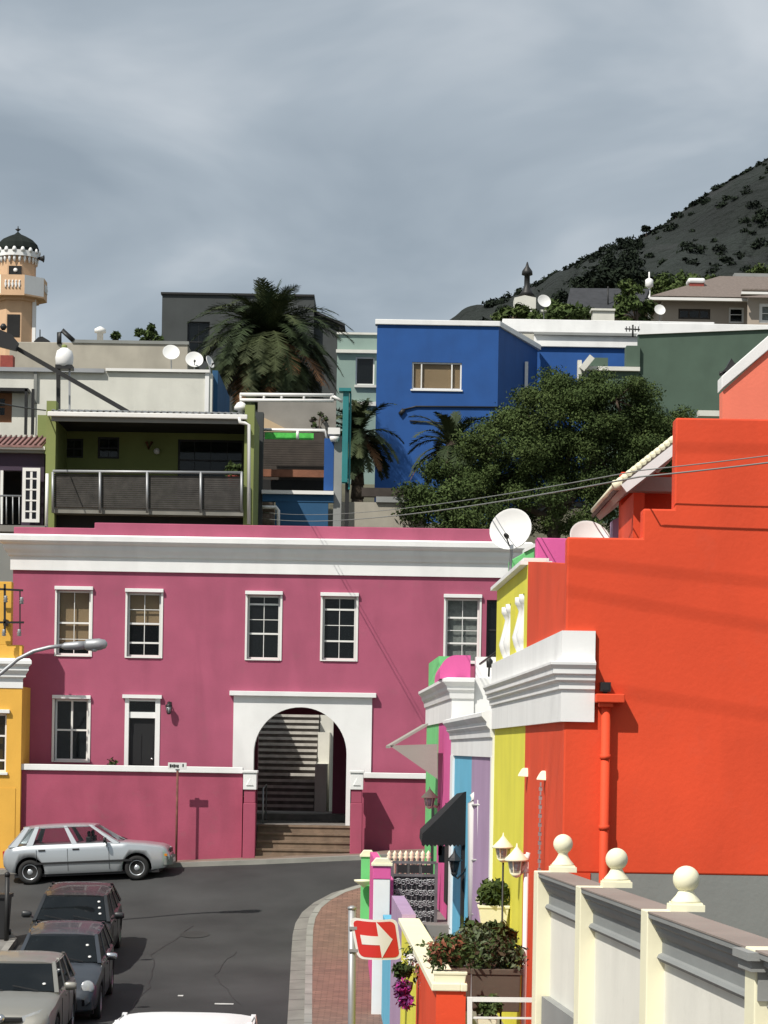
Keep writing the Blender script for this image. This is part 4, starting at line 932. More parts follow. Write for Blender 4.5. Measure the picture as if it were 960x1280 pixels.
l2 = empty('lamp_pole',(AX(629,1060,29.5),29.5,-3.9),'pointed cream lantern before the yellow front, on a thin pole drawn for a shadow line','lamp pole')
head(l2,629,1053,29.5,1.0); x,z_ = at(629,1075,29.5); b = MB().m(METD); b.tube([(x,29.5,-4),(x,29.5,z_-.02)],.012,8); b.build('pole',l2)  # thin dark tube takes the place of a shadow line by the lantern
x,z_ = at(636,1076,29.6); b = MB().m(CREAMW); b.tube([(AX(629,1074,29.5),29.5,z_),(x+.06,29.55,z_)],.016,8); b.build('arm',l2)
# far lantern on green front
l3 = empty('wall_lantern',(AX(537,1000,49),49,AZ(537,1000,49)),'cream lantern on a bracket on the mint green front under the grey awning','lantern')
head(l3,537,992,48.6,1.25); b = MB().m(CREAMW); b.tube([(AX(538,1002,48.6),48.6,AZ(538,1006,48.6)),(AX(547,1010,48.6),48.6,AZ(547,1009,48.6)),(AX(549,1005,48.6),48.6,AZ(549,1004,48.6))],.03,8); b.build('bracket',l3)
SHR = [mat('shrub_leaf_brown',(.07,.05,.03),rough=.8,var=.3,bump=0,spec=.1),LEAF[0],mat('shrub_leaf_grey_green',(.10,.12,.07),rough=.8,var=.3,bump=0,spec=.1),LEAF[2]]
def planter(u0,u1,vt,vb,Y,lab,mats_,n=900,size=.05,pm=CREAMW,taper=.75,hh=.35,grp=None,leafm=None,cat='planter',rx=None):
    x0,x1 = AX(u0,vt,Y),AX(u1,vt,Y); zt,zb = AZ(u0,vt,Y),AZ(u0,vb,Y); cx=(x0+x1)/2; w=(x1-x0)/2
    o = empty('planter',(cx,Y,zb),lab,cat,grp); b = MB().m(pm); d = w*.7
    def fr(wt,dt,z_,wb,db,zz_): b.add([(cx-wb,Y-db,zz_),(cx+wb,Y-db,zz_),(cx+wb,Y+db,zz_),(cx-wb,Y+db,zz_),(cx-wt,Y-dt,z_),(cx+wt,Y-dt,z_),(cx+wt,Y+dt,z_),(cx-wt,Y+dt,z_)],[(3,2,1,0),(4,5,6,7),(0,1,5,4),(1,2,6,5),(2,3,7,6),(3,0,4,7)],False)
    h_ = zt-zb; fr(w,d,zt,w*.99,d*.99,zt-.14*h_); fr(w*.93,d*.93,zt-.141*h_,w*taper,d*taper,zb)
    b.build('trough',o,bev=.008)
    cl = [(cx+random.uniform(-.8,.8)*w,Y+random.uniform(-.6,.6)*d,zt+hh*random.uniform(.2,.8),hh*.38,hh*.34) for _ in range(11)]
    leafcloud('plant',o,cl,n,size,leafm or LEAF); return o
planter(541,584,1213,1243,24.85,'white plastic planter with rust coloured plants on the corner of the red wall',None,n=1200,size=.035,hh=.36,leafm=LEAFR)
planter(597,637,1131,1158,31.2,'white planter with a bushy green plant in front of the yellow house',None,n=1100,size=.045,hh=.30)
planter(588,652,1209,1262,25.6,'brown planter box packed with dark shrubs beside the lamp pole',None,n=1700,size=.036,pm=PLANTB,hh=.42,leafm=SHR,taper=.9)
planter(545,590,1208,1262,27.2,'brown planter box with grey green shrubs behind the rust coloured plants',None,n=1500,size=.036,pm=PLANTB,hh=.40,leafm=SHR,taper=.9)
planter(575,640,1186,1210,29.0,'planter with tall leafy shrubs between the lilac wall and yellow house',None,n=1500,size=.05,pm=PLANTB,hh=.34)
planter(596,622,1270,1290,24.9,'small white flower pot behind the white railing',None,n=400,size=.04,hh=.22)
x,z_ = at(524,1205,29.5); o = empty('flowering_plant',(x,29.5,z_-.3),'white flowering plant trailing over the cream coping at the end of the lilac wall','plant')
leafcloud('leaves',o,[(x+.05,29.4,z_+.12,.26,.16),(x+.12,28.6,z_-.02,.2,.14),(x+.3,28.2,z_+.25,.24,.2)],700,.04,LEAF)
leafcloud('flowers',o,[(x-.02,29.0,z_+.08,.2,.13),(x+.1,28.2,z_-.08,.17,.1)],170,.035,FLOWW[:1])
x,z_ = at(505,1236,28.6); o = empty('hanging_flower_basket',(x,28.6,z_-.3),'hanging basket of magenta and violet flowers on the lilac wall','flower basket')
leafcloud('flowers',o,[(x-.03,28.5,z_+.02,.10,.13),(x+.02,28.5,z_-.14,.10,.10)],420,.035,FLOWM)
leafcloud('leaves',o,[(x-.02,28.6,z_+.22,.12,.09)],220,.045,LEAF)
b = MB().m(PLANTB); b.lathe([(.05,-.1),(.10,0),(.11,.08)],(x,28.6,z_),12); b.build('basket',o); b = MB().m(METD); b.tube([(x,28.6,z_+.08),(x+.08,28.65,z_+.34),(SX(LS,28.6),28.6,z_+.32)],.008,5); b.build('hook',o)
# white railing before the planters
Yw = 24.35; Rr = lambda u,v: (AX(u,v,Yw),Yw,AZ(u,v,Yw))
ra = empty('white_railing',Rr(630,1280),'white metal railing with two rails between the red wall and the cream wall','railing')
b = MB().m(WMET); b.bar(Rr(584,1249),Rr(674,1250),.045); b.bar(Rr(590,1272),Rr(680,1273),.02); b.bar(Rr(590,1296),Rr(680,1297),.02); b.build('rails',ra)
b = MB().m(WMET); b.bar(Rr(587,1247),Rr(587,1420),.05); b.build('post',ra)
b = MB().m(CREAMW); b.lathe([(.02,-.12),(.06,-.09),(.05,-.06),(.085,0),(.05,.05),(.06,.08),(.02,.11)],Rr(675,1255),12,Vector((.3,-.2,1))); b.build('finial',ra)
# ================================================================ cream wall with ball finials
dW = Vector((2.13-1.64, 18.0-24.0, 0)); dl = dW.length; dW.normalize(); right = Vector((-dW.y, dW.x, 0))
rot = Matrix((( right.x, dW.x, 0, 1.63),(right.y, dW.y, 0, 24.05),(0,0,1,0),(0,0,0,1)))   # local x: to the house side, y: towards the camera
gwall = empty('garden_wall', rot @ Vector((0,3,-5.3)), 'cream garden wall with grey moulded coping running towards the camera at the bottom right', 'wall')
def BT(m_,*q):
    b = MB().m(m_); b.T = rot
    for t in q: b.box(*t)
    return b
PANEL = mat('pale_grey_panel_paint', (.78,.765,.69), var=.05, bump=.15, streak=.10, dirt=.14)
ztW = -1.2; Lw = 12
BT(PANEL,(0.04,.17,.15,Lw,-5.4,ztW-.35)).build('panel',gwall)
# moulded coping: stepped profile swept along
b = MB().m(mat('moulding_grey',srgb(134,137,136),var=.08,dirt=.15)); b.T = rot
prof2 = [(.045,-.36),(-.005,-.36),(-.02,-.335),(-.005,-.31),(.02,-.30),(.02,-.19),(-.01,-.17),(-.03,-.13),(-.03,-.10),(-.06,-.08),(-.06,-.05),(-.09,-.035),(-.09,-.002),(.20,-.002),(.20,-.08),(.17,-.1),(.17,-.36)]
n = len(prof2); b.add([(x,.0,ztW+z_) for x,z_ in prof2]+[(x,Lw,ztW+z_) for x,z_ in prof2],[(i,(i+1)%n,n+(i+1)%n,n+i) for i in range(n)]+[tuple(range(n-1,-1,-1)),tuple(range(n,2*n))],False); b.build('moulding',gwall)
BT(COPB,(-.095,.205,.0,Lw,ztW,ztW+.012)).build('coping_top',gwall)
BT(PLINTH,(-.04,.039,.2,Lw,-5.4,-2.42)).build('plinth',gwall)
ballY = [(704,1055,24.0),(771,1074,21.4),(858,1099,18.3)]
def along(Y): return (Y-24.05)/dW.y
for k,(u,v,Y) in enumerate(ballY+[(1010,1100,14.9)]):
    s = along(Y-.0); w = .13
    if k == 3: s = along(14.85)
    q = BT(CREAMW,(-.098,.19,s-w,s+w,-5.4,ztW+.014)); 
    o = q.build('pillar',gwall,bev=.008)
    if k == 3:
        b = BT(PLINTH,(-.16,.24,s-w-.08,s+w+.08,ztW-.05,ztW),(-.13,.23,s-w-.05,s+w+.05,ztW-.12,ztW-.051),(-.08,.22,s-w-.02,s+w+.02,ztW-.3,ztW-.121)); b.build('capital',gwall); continue
    c = rot @ Vector((.10,s,ztW+.012)); zb_ = AZ(u,v,Y); r_ = (12.3,14,16.8)[k]*Y/F; hh = zb_-c.z
    c.x = AX(u,v,Y)
    f = MB().m(CREAMW); f.box(c.x-.13,c.x+.13,c.y-.13,c.y+.13,c.z,c.z+.05); f.box(c.x-.115,c.x+.115,c.y-.115,c.y+.115,c.z+.05,c.z+.065); 
    pr = [(.115,.065),(.11,.08),(.075,.12),(.055,.155),(.046,.18),(.055,.19),(.055,.20),(.04,.212)]
    for t in range(0,13):
        a_ = -1.15+t*(1.15+1.5707)/12; pr.append((max(.001,r_*math.cos(a_)), hh+r_*math.sin(a_)))
    f.lathe(pr,c,24); one('ball_finial', f, ('cream ball finial on the wall pillar nearest the red house','cream ball finial on the middle pillar of the cream wall','cream ball finial on the nearest pillar, largest of the three')[k],'finial','ball finials on the cream wall')
# ================================================================ one way sign
Ys = 31.5; S_ = lambda u,v,Y=Ys: (AX(u,v,Y),Y,AZ(u,v,Y))
sg = empty('one_way_sign',(S_(443,1300)[0],Ys,G(S_(443,1300)[0],Ys)+.12),'bent red one way sign with a white arrow on a grey pole','road sign')
b = MB().m(METG); xq_ = S_(440,1140)[0]; b.tube([(xq_+.04,Ys+.03,G(xq_,Ys)),(xq_,Ys+.03,S_(440,1136)[2])],.05,14); b.lathe([(.058,0),(.06,.03),(.02,.05)],(xq_,Ys+.03,S_(440,1137)[2]),12); b.build('pole',sg)
def bent(poly_fn,name,m_,off,nu=16,nv=10):
    b = MB().m(m_); vs = []
    for side in (0,1):
        for j in range(nv+1):
            for i in range(nu+1):
                s,t = i/nu,j/nv; u,v = poly_fn(s,t); y = Ys-.05-off+ (0.012 if side else 0)+.05*math.cos((u-437)/66*6.283)*.6
                x,z_ = at(u,v,Ys); vs.append((x,y,z_))
    k = (nu+1)*(nv+1); fs = []
    for j in range(nv):
        for i in range(nu):
            a_ = j*(nu+1)+i; fs.append((a_,a_+nu+1,a_+nu+2,a_+1)); fs.append((k+a_,k+a_+1,k+a_+nu+2,k+a_+nu+1))
    rim = [i for i in range(nu+1)]+[j*(nu+1)+nu for j in range(1,nv+1)]+[nv*(nu+1)+i for i in range(nu-1,-1,-1)]+[j*(nu+1) for j in range(nv-1,0,-1)]
    for p_,q_ in zip(rim,rim[1:]+rim[:1]): fs.append((p_,q_,k+q_,k+p_))
    b.add(vs,fs,True); return b.build(name,sg,sharp=50)
cor = [(437,1146),(496,1148),(503,1199),(447,1198)]
def quadf(inset):
    def f(s,t):
        s = inset+(1-2*inset)*s; t = inset+(1-2*inset)*t
        a_ = [cor[0][k]*(1-s)+cor[1][k]*s for k in (0,1)]; c = [cor[3][k]*(1-s)+cor[2][k]*s for k in (0,1)]
        u = a_[0]*(1-t)+c[0]*t; v = a_[1]*(1-t)+c[1]*t; v += 2.2*math.sin(s*math.pi)*(1 if t < .5 else .4)
        return u,v
    return f
def rounded(inset):
    g0 = quadf(0)
    def f(s,t):
        # pull the corners in a little
        ds,dt = abs(s-.5)*2,abs(t-.5)*2; k = max(0,ds+dt-1.78)*.35
        s = .5+(s-.5)*(1-inset*2)*(1-k); t = .5+(t-.5)*(1-inset*2)*(1-k); return g0(s,t)
    return f
bent(rounded(0),'plate_border',SIGNW,0,20,20); bent(rounded(.055),'red_face',SIGNR,.004,20,20)
# arrow: shaft + head in plate coordinates
g0 = quadf(0)
bent(lambda s,t: g0(.16+s*(.56-.16), .40+t*.24),'arrow',SIGNW,.008,10,4)
bent(lambda s,t: g0(.55+s*.30, .5+(t-.5)*(.92*(1-s)+.0)),'arrow',SIGNW,.008,10,10)
b = MB().m(METG)
for v in (1160,1188): b = MB().m(METG); x,y,z_ = S_(442,v); b.box(x-.06,x+.06,Ys-.035,Ys+.09,z_-.02,z_+.02); b.build('clamp',sg)
# ================================================================ vehicles
def loft(mb, secs, caps=True):
    n = len(secs[0]); vs = [p for s_ in secs for p in s_]; fs = []
    for j in range(len(secs)-1):
        for i in range(n): fs.append((j*n+i, j*n+(i+1)%n, (j+1)*n+(i+1)%n, (j+1)*n+i))
    if caps: fs += [tuple(range(n-1,-1,-1)), tuple((len(secs)-1)*n+i for i in range(n))]
    return mb.add(vs, fs, True)
def itab(t, x):
    if x <= t[0][0]: return t[0][1]
    for (a,b),(c,d) in zip(t,t[1:]):
        if x <= c:
            k = (x-a)/(c-a); k = k*k*(3-2*k)*.35+k*.65; return b+(d-b)*k
    return t[-1][1]
def car(label, cat, paint, gl, P, group=None, loc=(0,0,0), rz=0, pitch=0, roll=0):
    o = bpy.data.objects.new('parked_car', None); C.objects.link(o); tag(o, label, cat, group); W[o] = Vector((0,0,0))
    L,Wd,H = P['L'],P['W'],P['H']; hw = Wd/2; zb = P['zb']; wr = P['r']; yf,yr_ = P['yf'],P['yr']
    top = P['top']            # (y, z of hood / belt / tail)
    hwt = [(-L/2,hw*.80),(-L/2+.10,hw*.92),(-L/2+.45,hw*.985),(0,hw),(L/2-.65,hw*.985),(L/2-.22,hw*.93),(L/2-.04,hw*.80),(L/2,hw*.70)] if P.get('round') else [(-L/2,hw*.84),(-L/2+.08,hw*.93),(-L/2+.4,hw*.99),(0,hw),(L/2-.6,hw*.98),(L/2-.15,hw*.90),(L/2,hw*.76)]
    low = [(-L/2,.42),(-L/2+.12,.28),(-L/2+.5,.20),(L/2-.5,.20),(L/2-.1,.24),(L/2,.36)]
    secs = []; N_ = 34
    for i in range(N_+1):
        t = i/N_; y = -L/2+L*(.5-.5*math.cos(math.pi*t)); w = itab(hwt,y); zt = itab(top,y); zl = itab(low,y)
        wb_ = w*.955; zs_ = min(zt-.05, zb-.05)
        half = [(w*.55,zl),(w*.93,zl+.02),(w*.985,zl+.10),(w,(zl+zs_)*.5),(w*.992,zs_-.10),(w*.972,zs_),(wb_*.95,zt-.012) if zt <= zb+.03 else (wb_*.95,zt-.012),(wb_*.78,zt+.006),(wb_*.4,zt+.022)]
        ring = [(0,y,zl)]+[(x,y,z_) for x,z_ in half]+[(0,y,zt+.028)]+[(-x,y,z_) for x,z_ in half[::-1]]
        secs.append(ring)
    b = MB().m(paint); b.smooth = True; loft(b, secs)
    body = b.build('body', o, sharp=38)
    # cut the wheel arches
    cut = MB().m(PLAST)
    for y in (yf,yr_):
        for sx in (-1,1): cut.lathe([(wr+.06,0),(wr+.06,.35)],(sx*(hw-.27),y,wr+.01),32,Vector((sx,0,0)))
    co_ = cut.build('arch_cutter', None); me_c = co_
    body.data.materials.append(PLAST)
    md = body.modifiers.new('arches','BOOLEAN'); md.operation = 'DIFFERENCE'; md.object = co_; md.solver = 'EXACT'
    bpy.context.view_layer.update(); dg = bpy.context.evaluated_depsgraph_get()
    nm = bpy.data.meshes.new_from_object(body.evaluated_get(dg)); 
    if len(nm.polygons) > 50: body.modifiers.clear(); body.data = nm
    bpy.data.objects.remove(co_)
    # under tray
    B(PLAST,(-hw*.85,hw*.85,-L/2+.25,L/2-.25,.16,.24)).build('underbody', o)
    # greenhouse
    G_ = P['gh']; y0b,y0t,y1t,y1b = G_['y0b'],G_['y0t'],G_['y1t'],G_['y1b']; wb_,wt = hw*.925,hw*.76; zr_ = H-.045
    def sp(y,z_,off=0,sx=1): k = (z_-zb)/(zr_-zb); return Vector((sx*(wb_+(wt-wb_)*k+off), y, z_))
    def lerp_(a,c,t): return a+(c-a)*t
    def sidepoly(ya0,yb0,ya1,yb1,sx,m_,name,th=.012,ins=.0,z0=None,z1=None,off=0):
        z0 = z0 if z0 is not None else zb+.01; z1 = z1 if z1 is not None else zr_-.02
        q = [sp(ya0,z0,off,sx),sp(yb0,z0,off,sx),sp(yb1,z1,off,sx),sp(ya1,z1,off,sx)]; q2 = [v-Vector((sx*th,0,0)) for v in q]
        b = MB().m(m_); b.add([tuple(v) for v in q+q2],[(0,1,2,3),(7,6,5,4),(0,4,5,1),(1,5,6,2),(2,6,7,3),(3,7,4,0)],False); return b.build(name,o)
    pil = P['pillars']    # fractions along the side: list of (a,b) glass spans
    fb = lambda t: lerp_(y0b,y1b,t); ft = lambda t: lerp_(y0t,y1t,t)
    for sx in (-1,1):
        for a_,c in pil: sidepoly(fb(a_),fb(c),ft(a_),ft(c),sx,gl,'side_window',off=-.012)
        spans = [0]+[x for ac in pil for x in ac]+[1]
        for a_,c in zip(spans[::2],spans[1::2]):
            sidepoly(fb(a_)-.0,fb(c)+.0,ft(a_),ft(c),sx,paint if (a_ == 0 or c == 1 or P.get('bodyb',True)) else PLAST,'door_pillar',th=.05,z0=zb-.02,z1=zr_+.0)
    def endpane(yb_,yt_,m_,name,ins=.07,off=0):
        s_ = 1 if yb_ > yt_ else -1
        za,zc = zb+.015,zr_-.03
        n = 9; rows = []
        for j,(z_,y) in enumerate(((za,lerp_(yb_,yt_,(za-zb)/(zr_-zb))),((za+zc)/2,lerp_(yb_,yt_,((za+zc)/2-zb)/(zr_-zb))+.02*s_),(zc,lerp_(yb_,yt_,(zc-zb)/(zr_-zb))))):
            w = wb_+(wt-wb_)*(z_-zb)/(zr_-zb)-ins
            rows.append([(w*(2*i/(n-1)-1), y+s_*.07*(1-(2*i/(n-1)-1)**2)+off, z_) for i in range(n)])
        vs = [p for r_ in rows for p in r_]+[(p[0],p[1]-s_*.012,p[2]) for r_ in rows for p in r_]; k = 3*n; fs = []
        for j in range(2):
            for i in range(n-1): a_ = j*n+i; fs += [(a_,a_+1,a_+n+1,a_+n),(k+a_,k+a_+n,k+a_+n+1,k+a_+1)]
        MB().m(m_).add(vs,fs,True).build(name,o)
    endpane(y1b,y1t,gl,'windscreen'); endpane(y0b,y0t,gl,'rear_window')
    for sx in (-1,1):     # A and C pillars at the corners
        for ya,yt_ in ((y1b,y1t),(y0b,y0t)): b = MB().m(paint); b.bar(sp(ya,zb-.02,-.035,sx),sp(yt_,zr_-.045,-.04,sx),.07,.055); b.build('roof_pillar',o)
    # roof
    b = MB().m(paint); b.smooth = True; nx_,ny_ = 10,12; vs = []
    for j in range(ny_+1):
        t = j/ny_; y = lerp_(y0t-.04,y1t+.05,t); e_ = 1-(2*t-1)**4*.06
        for i in range(nx_+1):
            q = 2*i/nx_-1; vs.append((q*(wt+.02)*e_, y+.05*(1-q*q)*(2*t-1), zr_-.03+(.075*(1-q**4))*(1-abs(2*t-1)**3*.55)))
    n = nx_+1; k = len(vs); vs += [(x*.98,y,zr_-.045) for x,y,z_ in vs]; fs = []
    for j in range(ny_):
        for i in range(nx_): a_ = j*n+i; fs += [(a_,a_+1,a_+n+1,a_+n),(k+a_,k+a_+n,k+a_+n+1,k+a_+1)]
    rim = [i for i in range(n)]+[j*n+nx_ for j in range(1,ny_+1)]+[ny_*n+i for i in range(nx_-1,-1,-1)]+[j*n for j in range(ny_-1,0,-1)]
    for p_,q_ in zip(rim,rim[1:]+rim[:1]): fs.append((p_,q_,k+q_,k+p_))
    b.add(vs,fs,True); b.build('roof',o,sharp=45)
    # wheels
    for y in (yf,yr_):
        for sx in (-1,1):
            w_ = MB().m(TYRE); c = Vector((sx*(hw-.20),y,wr)); ax = Vector((sx,0,0))
            w_.lathe([(wr*.62,0),(wr*.95,.0),(wr,.03),(wr,.14),(wr*.96,.175),(wr*.66,.18),(wr*.62,.15)],c,28,ax); t_ = w_.build('wheel',o)
            q = MB().m(P.get('rim',METG)); q.lathe([(wr*.655,.06),(wr*.655,.165),(wr*.60,.172),(wr*.55,.13),(wr*.30,.12),(wr*.2,.16),(.02,.165)],c,28,ax)
            q.build('rim',t_)
            q = MB().m(PLAST)
            for k_ in range(8): a_ = k_*math.pi/4; q.lathe([(.001,0),(.022,0),(.022,.006),(.001,.006)],c+Vector((sx*.131,math.cos(a_)*wr*.46,math.sin(a_)*wr*.46)),8,ax)
            q.build('hub_slots',t_)
    # interior
    B(PLAST,(-hw*.8,hw*.8,y0b+.2,y1b-.15,zb-.12,zb-.06)).build('dashboard',o)
    for sx in (-1,1): b = MB().m(PLAST); b.box(sx*.37-.22,sx*.37+.22,.0,.12,zb-.1,zb+.16); b.box(sx*.37-.1,sx*.37+.1,.02,.09,zb+.15,zb+.28); b.build('seat',o,bev=.03)
    B(PLAST,(-hw*.7,hw*.7,y0b+.42,y0b+.55,zb-.1,zb+.10)).build('rear_seat',o)
    # face of the car
    F_ = L/2
    P['face'](o,hw,F_,P,paint)
    # tail
    for sx in (-1,1): b = MB().m(REDL); b.box(sx*hw*.70-.10*(1),sx*hw*.70+.10,-F_-.012,-F_+.12,.58,.80); b.build('tail_light',o,bev=.02)
    # mirrors
    for sx in (-1,1):
        c = Vector((sx*(hw+.10),y1b-.32,zb+.07)); b = MB().m(P.get('mir',PLAST)); b.smooth = True
        
        b.add([(c.x+i*.10,c.y+j*(.035 if abs(i) < .9 else .02),c.z+k_*(.065 if abs(i) < .9 else .045)) for k_ in (-1,1) for j in (-1,1) for i in (-1,-.6,.6,1)],[(0,1,2,3,7,6,5,4),(8,12,13,14,15,11,10,9),(0,8,9,1),(1,9,10,2),(2,10,11,3),(3,11,15,7),(7,15,14,6),(6,14,13,5),(5,13,12,4),(4,12,8,0)]); b.bar((sx*hw*.93,y1b-.30,zb+.0),c,.035); b.build('mirror',o)
    # door handles and seams
    for sx in (-1,1):
        for y in P['handles']: x = sx*hw*.985; b = MB().m(PLAST if not P.get('dark') else paint); b.box(x-.015,x+.02,y-.08,y+.08,zb-.14,zb-.10); b.build('handle',o,bev=.006)
    for sx in (-1,1):
        for y in P['seams']: b = MB().m(PLAST); b.box(sx*hw*.995-.004,sx*hw*.995+.005,y-.004,y+.004,.28,zb-.10); b.build('door_seam',o)
    if P.get('strip'):
        for sx in (-1,1): b = MB().m(P['strip']); b.box(sx*hw-.008,sx*hw+.018,-L/2+.75,L/2-.85,.45,.50); b.build('side_moulding',o)
    # licence discs
    for (fx,fz) in P.get('discs',()):
        z_ = zb+(zr_-zb)*fz; y = lerp_(y1b,y1t,fz)+.045; x = fx*(wb_+(wt-wb_)*fz-.08)
        d_ = Vector((0,(zr_-zb),(y1b-y1t))).normalized(); MB().m(SIGNW).lathe([(.030,0),(.030,.004)],(x,y+.022*(1-abs(fx))+.004,z_),12,d_).build('licence_disc',o)
    # wipers
    for x in (-.45,.12): b = MB().m(PLAST); b.bar((x,y1b+.06,zb+.03),(x+.42,y1b-.02,zb+.10),.016); b.build('wiper',o)
    o.rotation_mode = 'XYZ'; o.rotation_euler = (pitch, roll, rz); o.location = loc
    return o
def face_boxy(o,hw,F_,P,paint):       # slim rectangular lamps, black grille
    for sx in (-1,1):
        b = MB().m(LAMPG); b.add([(sx*hw*.42,F_-.015,.60),(sx*hw*.80,F_-.10,.60),(sx*hw*.86,F_-.26,.62),(sx*hw*.86,F_-.26,.715),(sx*hw*.80,F_-.11,.72),(sx*hw*.42,F_-.03,.72),(sx*hw*.42,F_-.2,.60),(sx*hw*.42,F_-.2,.72)],[(0,1,4,5),(1,2,3,4),(0,6,2,1),(5,4,3,7),(0,5,7,6)] ,False); b.build('headlight',o)
        b = MB().m(mat('amber_lens',(.6,.2,.02),rough=.2,var=.05,bump=0)); b.box(sx*hw*.80-.05,sx*hw*.80+.05,F_-.16,F_-.045,.53,.585); b.build('indicator',o)
    B(PLAST,(-hw*.40,hw*.40,F_-.1,F_+.006,.60,.70)).build('grille',o,bev=.01)
    b = MB().m(P.get('bump',paint)); b.prismZ([(-hw*.90,F_-.3),(-hw*.86,F_-.06),(-hw*.6,F_+.05),(hw*.6,F_+.05),(hw*.86,F_-.06),(hw*.90,F_-.3)],.30,.53); b.build('bumper',o,bev=.03)
    B(SIGNW,(-.26,.26,F_+.052,F_+.06,.37,.47)).build('number_plate',o)
def face_round(o,hw,F_,P,paint):      # big oval headlamps, dark lower grille
    for sx in (-1,1):
        c = Vector((sx*hw*.74,F_-.15,.66)); b = MB().m(CHROME); b.smooth = True; ax = Vector((sx*.35,1,.35))
        b.lathe([(.12,-.06),(.128,.0),(.116,.025)],c,20,ax); h = b.build('headlight',o)
        b = MB().m(LAMPG); b.lathe([(.118,.022),(.10,.036),(.05,.046),(.005,.048)],c,20,ax); b.build('lens',h)
    b = MB().m(P.get('bump',paint)); b.prismZ([(-hw*.92,F_-.35),(-hw*.84,F_-.08),(-hw*.5,F_+.05),(hw*.5,F_+.05),(hw*.84,F_-.08),(hw*.92,F_-.35)],.24,.50); b.build('bumper',o,bev=.04)
    B(PLAST,(-hw*.55,hw*.55,F_-.02,F_+.056,.28,.42)).build('lower_grille',o,bev=.02)
    B(PLAST,(-.30,.30,F_-.08,F_-.0,.56,.61)).build('grille',o,bev=.015)
    B(SIGNW,(-.26,.26,F_+.058,F_+.066,.42,.52)).build('number_plate',o)
def face_wing(o,hw,F_,P,paint):       # wide lamps swept back, black V grille
    for sx in (-1,1):
        b = MB().m(LAMPG); b.smooth = False
        b.add([(sx*hw*.40,F_-.03,.60),(sx*hw*.84,F_-.17,.58),(sx*hw*.93,F_-.48,.70),(sx*hw*.86,F_-.42,.80),(sx*hw*.66,F_-.18,.755),(sx*hw*.38,F_-.06,.68),(sx*hw*.4,F_-.35,.6),(sx*hw*.4,F_-.35,.7)],[(0,1,4,5),(1,2,3,4),(0,6,2,1),(5,4,3,7),(0,5,7,6)],False); b.build('headlight',o)
    b = MB().m(PLAST); b.prismZ([(-hw*.40,F_-.1),(-hw*.38,F_-.0),(0,F_+.035),(hw*.38,F_-.0),(hw*.40,F_-.1)],.60,.665); b.build('grille',o,bev=.01)
    MB().m(CHROME).lathe([(.07,0),(.06,.02),(.01,.025)],(0,F_+.02,.655),16,Vector((0,1,.4))).build('round_badge',o)
    b = MB().m(P.get('bump',paint)); b.prismZ([(-hw*.92,F_-.35),(-hw*.84,F_-.10),(-hw*.5,F_+.05),(hw*.5,F_+.05),(hw*.84,F_-.10),(hw*.92,F_-.35)],.24,.56); b.build('bumper',o,bev=.04)
    B(PLAST,(-hw*.5,hw*.5,F_-.02,F_+.056,.28,.38)).build('lower_grille',o,bev=.02)
    B(SIGNW,(-.26,.26,F_+.056,F_+.064,.42,.52)).build('number_plate',o)
SP = 'cars parked nose downhill along the left kerb'
# silver hatchback side-on
Yc = 57.05; xc = AX(114,1060,Yc)
wa,wbx = AX(43,1100,Yc),AX(176,1095,Yc); za,zb_ = G(wa,Yc-.6),G(wbx,Yc-.6)
P1 = dict(L=3.90,W=1.6,H=1.38,zb=.90,r=.285,yf=1.19,yr=-1.32,
  top=[(-1.975,.64),(-1.93,.80),(-1.80,.90),(-1.4,.92),(.62,.92),(.82,.91),(1.3,.86),(1.75,.79),(1.88,.73),(1.95,.58)],
  gh=dict(y0b=-1.80,y0t=-1.42,y1t=.16,y1b=.80), pillars=[(.075,.155),(.215,.575),(.625,.945)], handles=(-1.02,-.22), seams=(-.42,.55,-1.15), face=face_boxy, bump=GREYP, strip=PLAST, rim=SILV)
c1 = car('silver five door hatchback parked side on along the pink boundary wall','car',SILV,CLEARG,P1,loc=(xc,Yc,(za+zb_)/2-.02),rz=-math.pi/2,pitch=math.atan2(zb_-za,wbx-wa))
def park(L_,yf_,P,**k):
    """front bumper at depth yf_, on the slope, facing the camera"""
    L = P['L']; ya,yb = yf_+.7,yf_+.7+2.5; X = SX(L_,yf_+L/2); za,zb2 = G(X,ya),G(X,yb); sl__ = math.atan2(zb2-za,2.5)
    zc_ = (za+zb2)/2+ (yf_+L/2-(ya+yb)/2)*math.tan(sl__)
    return car(P=P,loc=(X,yf_+L/2,zc_+.004),rz=math.pi+R(1.7)*-1*-1,pitch=-sl__,group=SP,**k)
P2 = dict(L=4.0,W=1.66,H=1.38,zb=.92,r=.30,yf=1.25,yr=-1.25,
  top=[(-2.0,.60),(-1.95,.80),(-1.82,.90),(-1.4,.92),(.6,.92),(.85,.91),(1.4,.83),(1.8,.74),(1.93,.66),(2.0,.54)],
  gh=dict(y0b=-1.85,y0t=-1.45,y1t=.12,y1b=.88), pillars=[(.05,.26),(.31,.60),(.64,.95)], handles=(-.8,.1), seams=(-.3,.75,-1.2), face=face_boxy, discs=((-.86,.30),(-.86,.52),(-.86,.75)), dark=True, mir=NAVY)
park(-4.76,47.0,P2,label='black hatchback behind the other two, with three white discs on its windscreen',cat='car',paint=NAVY,gl=DARKG)
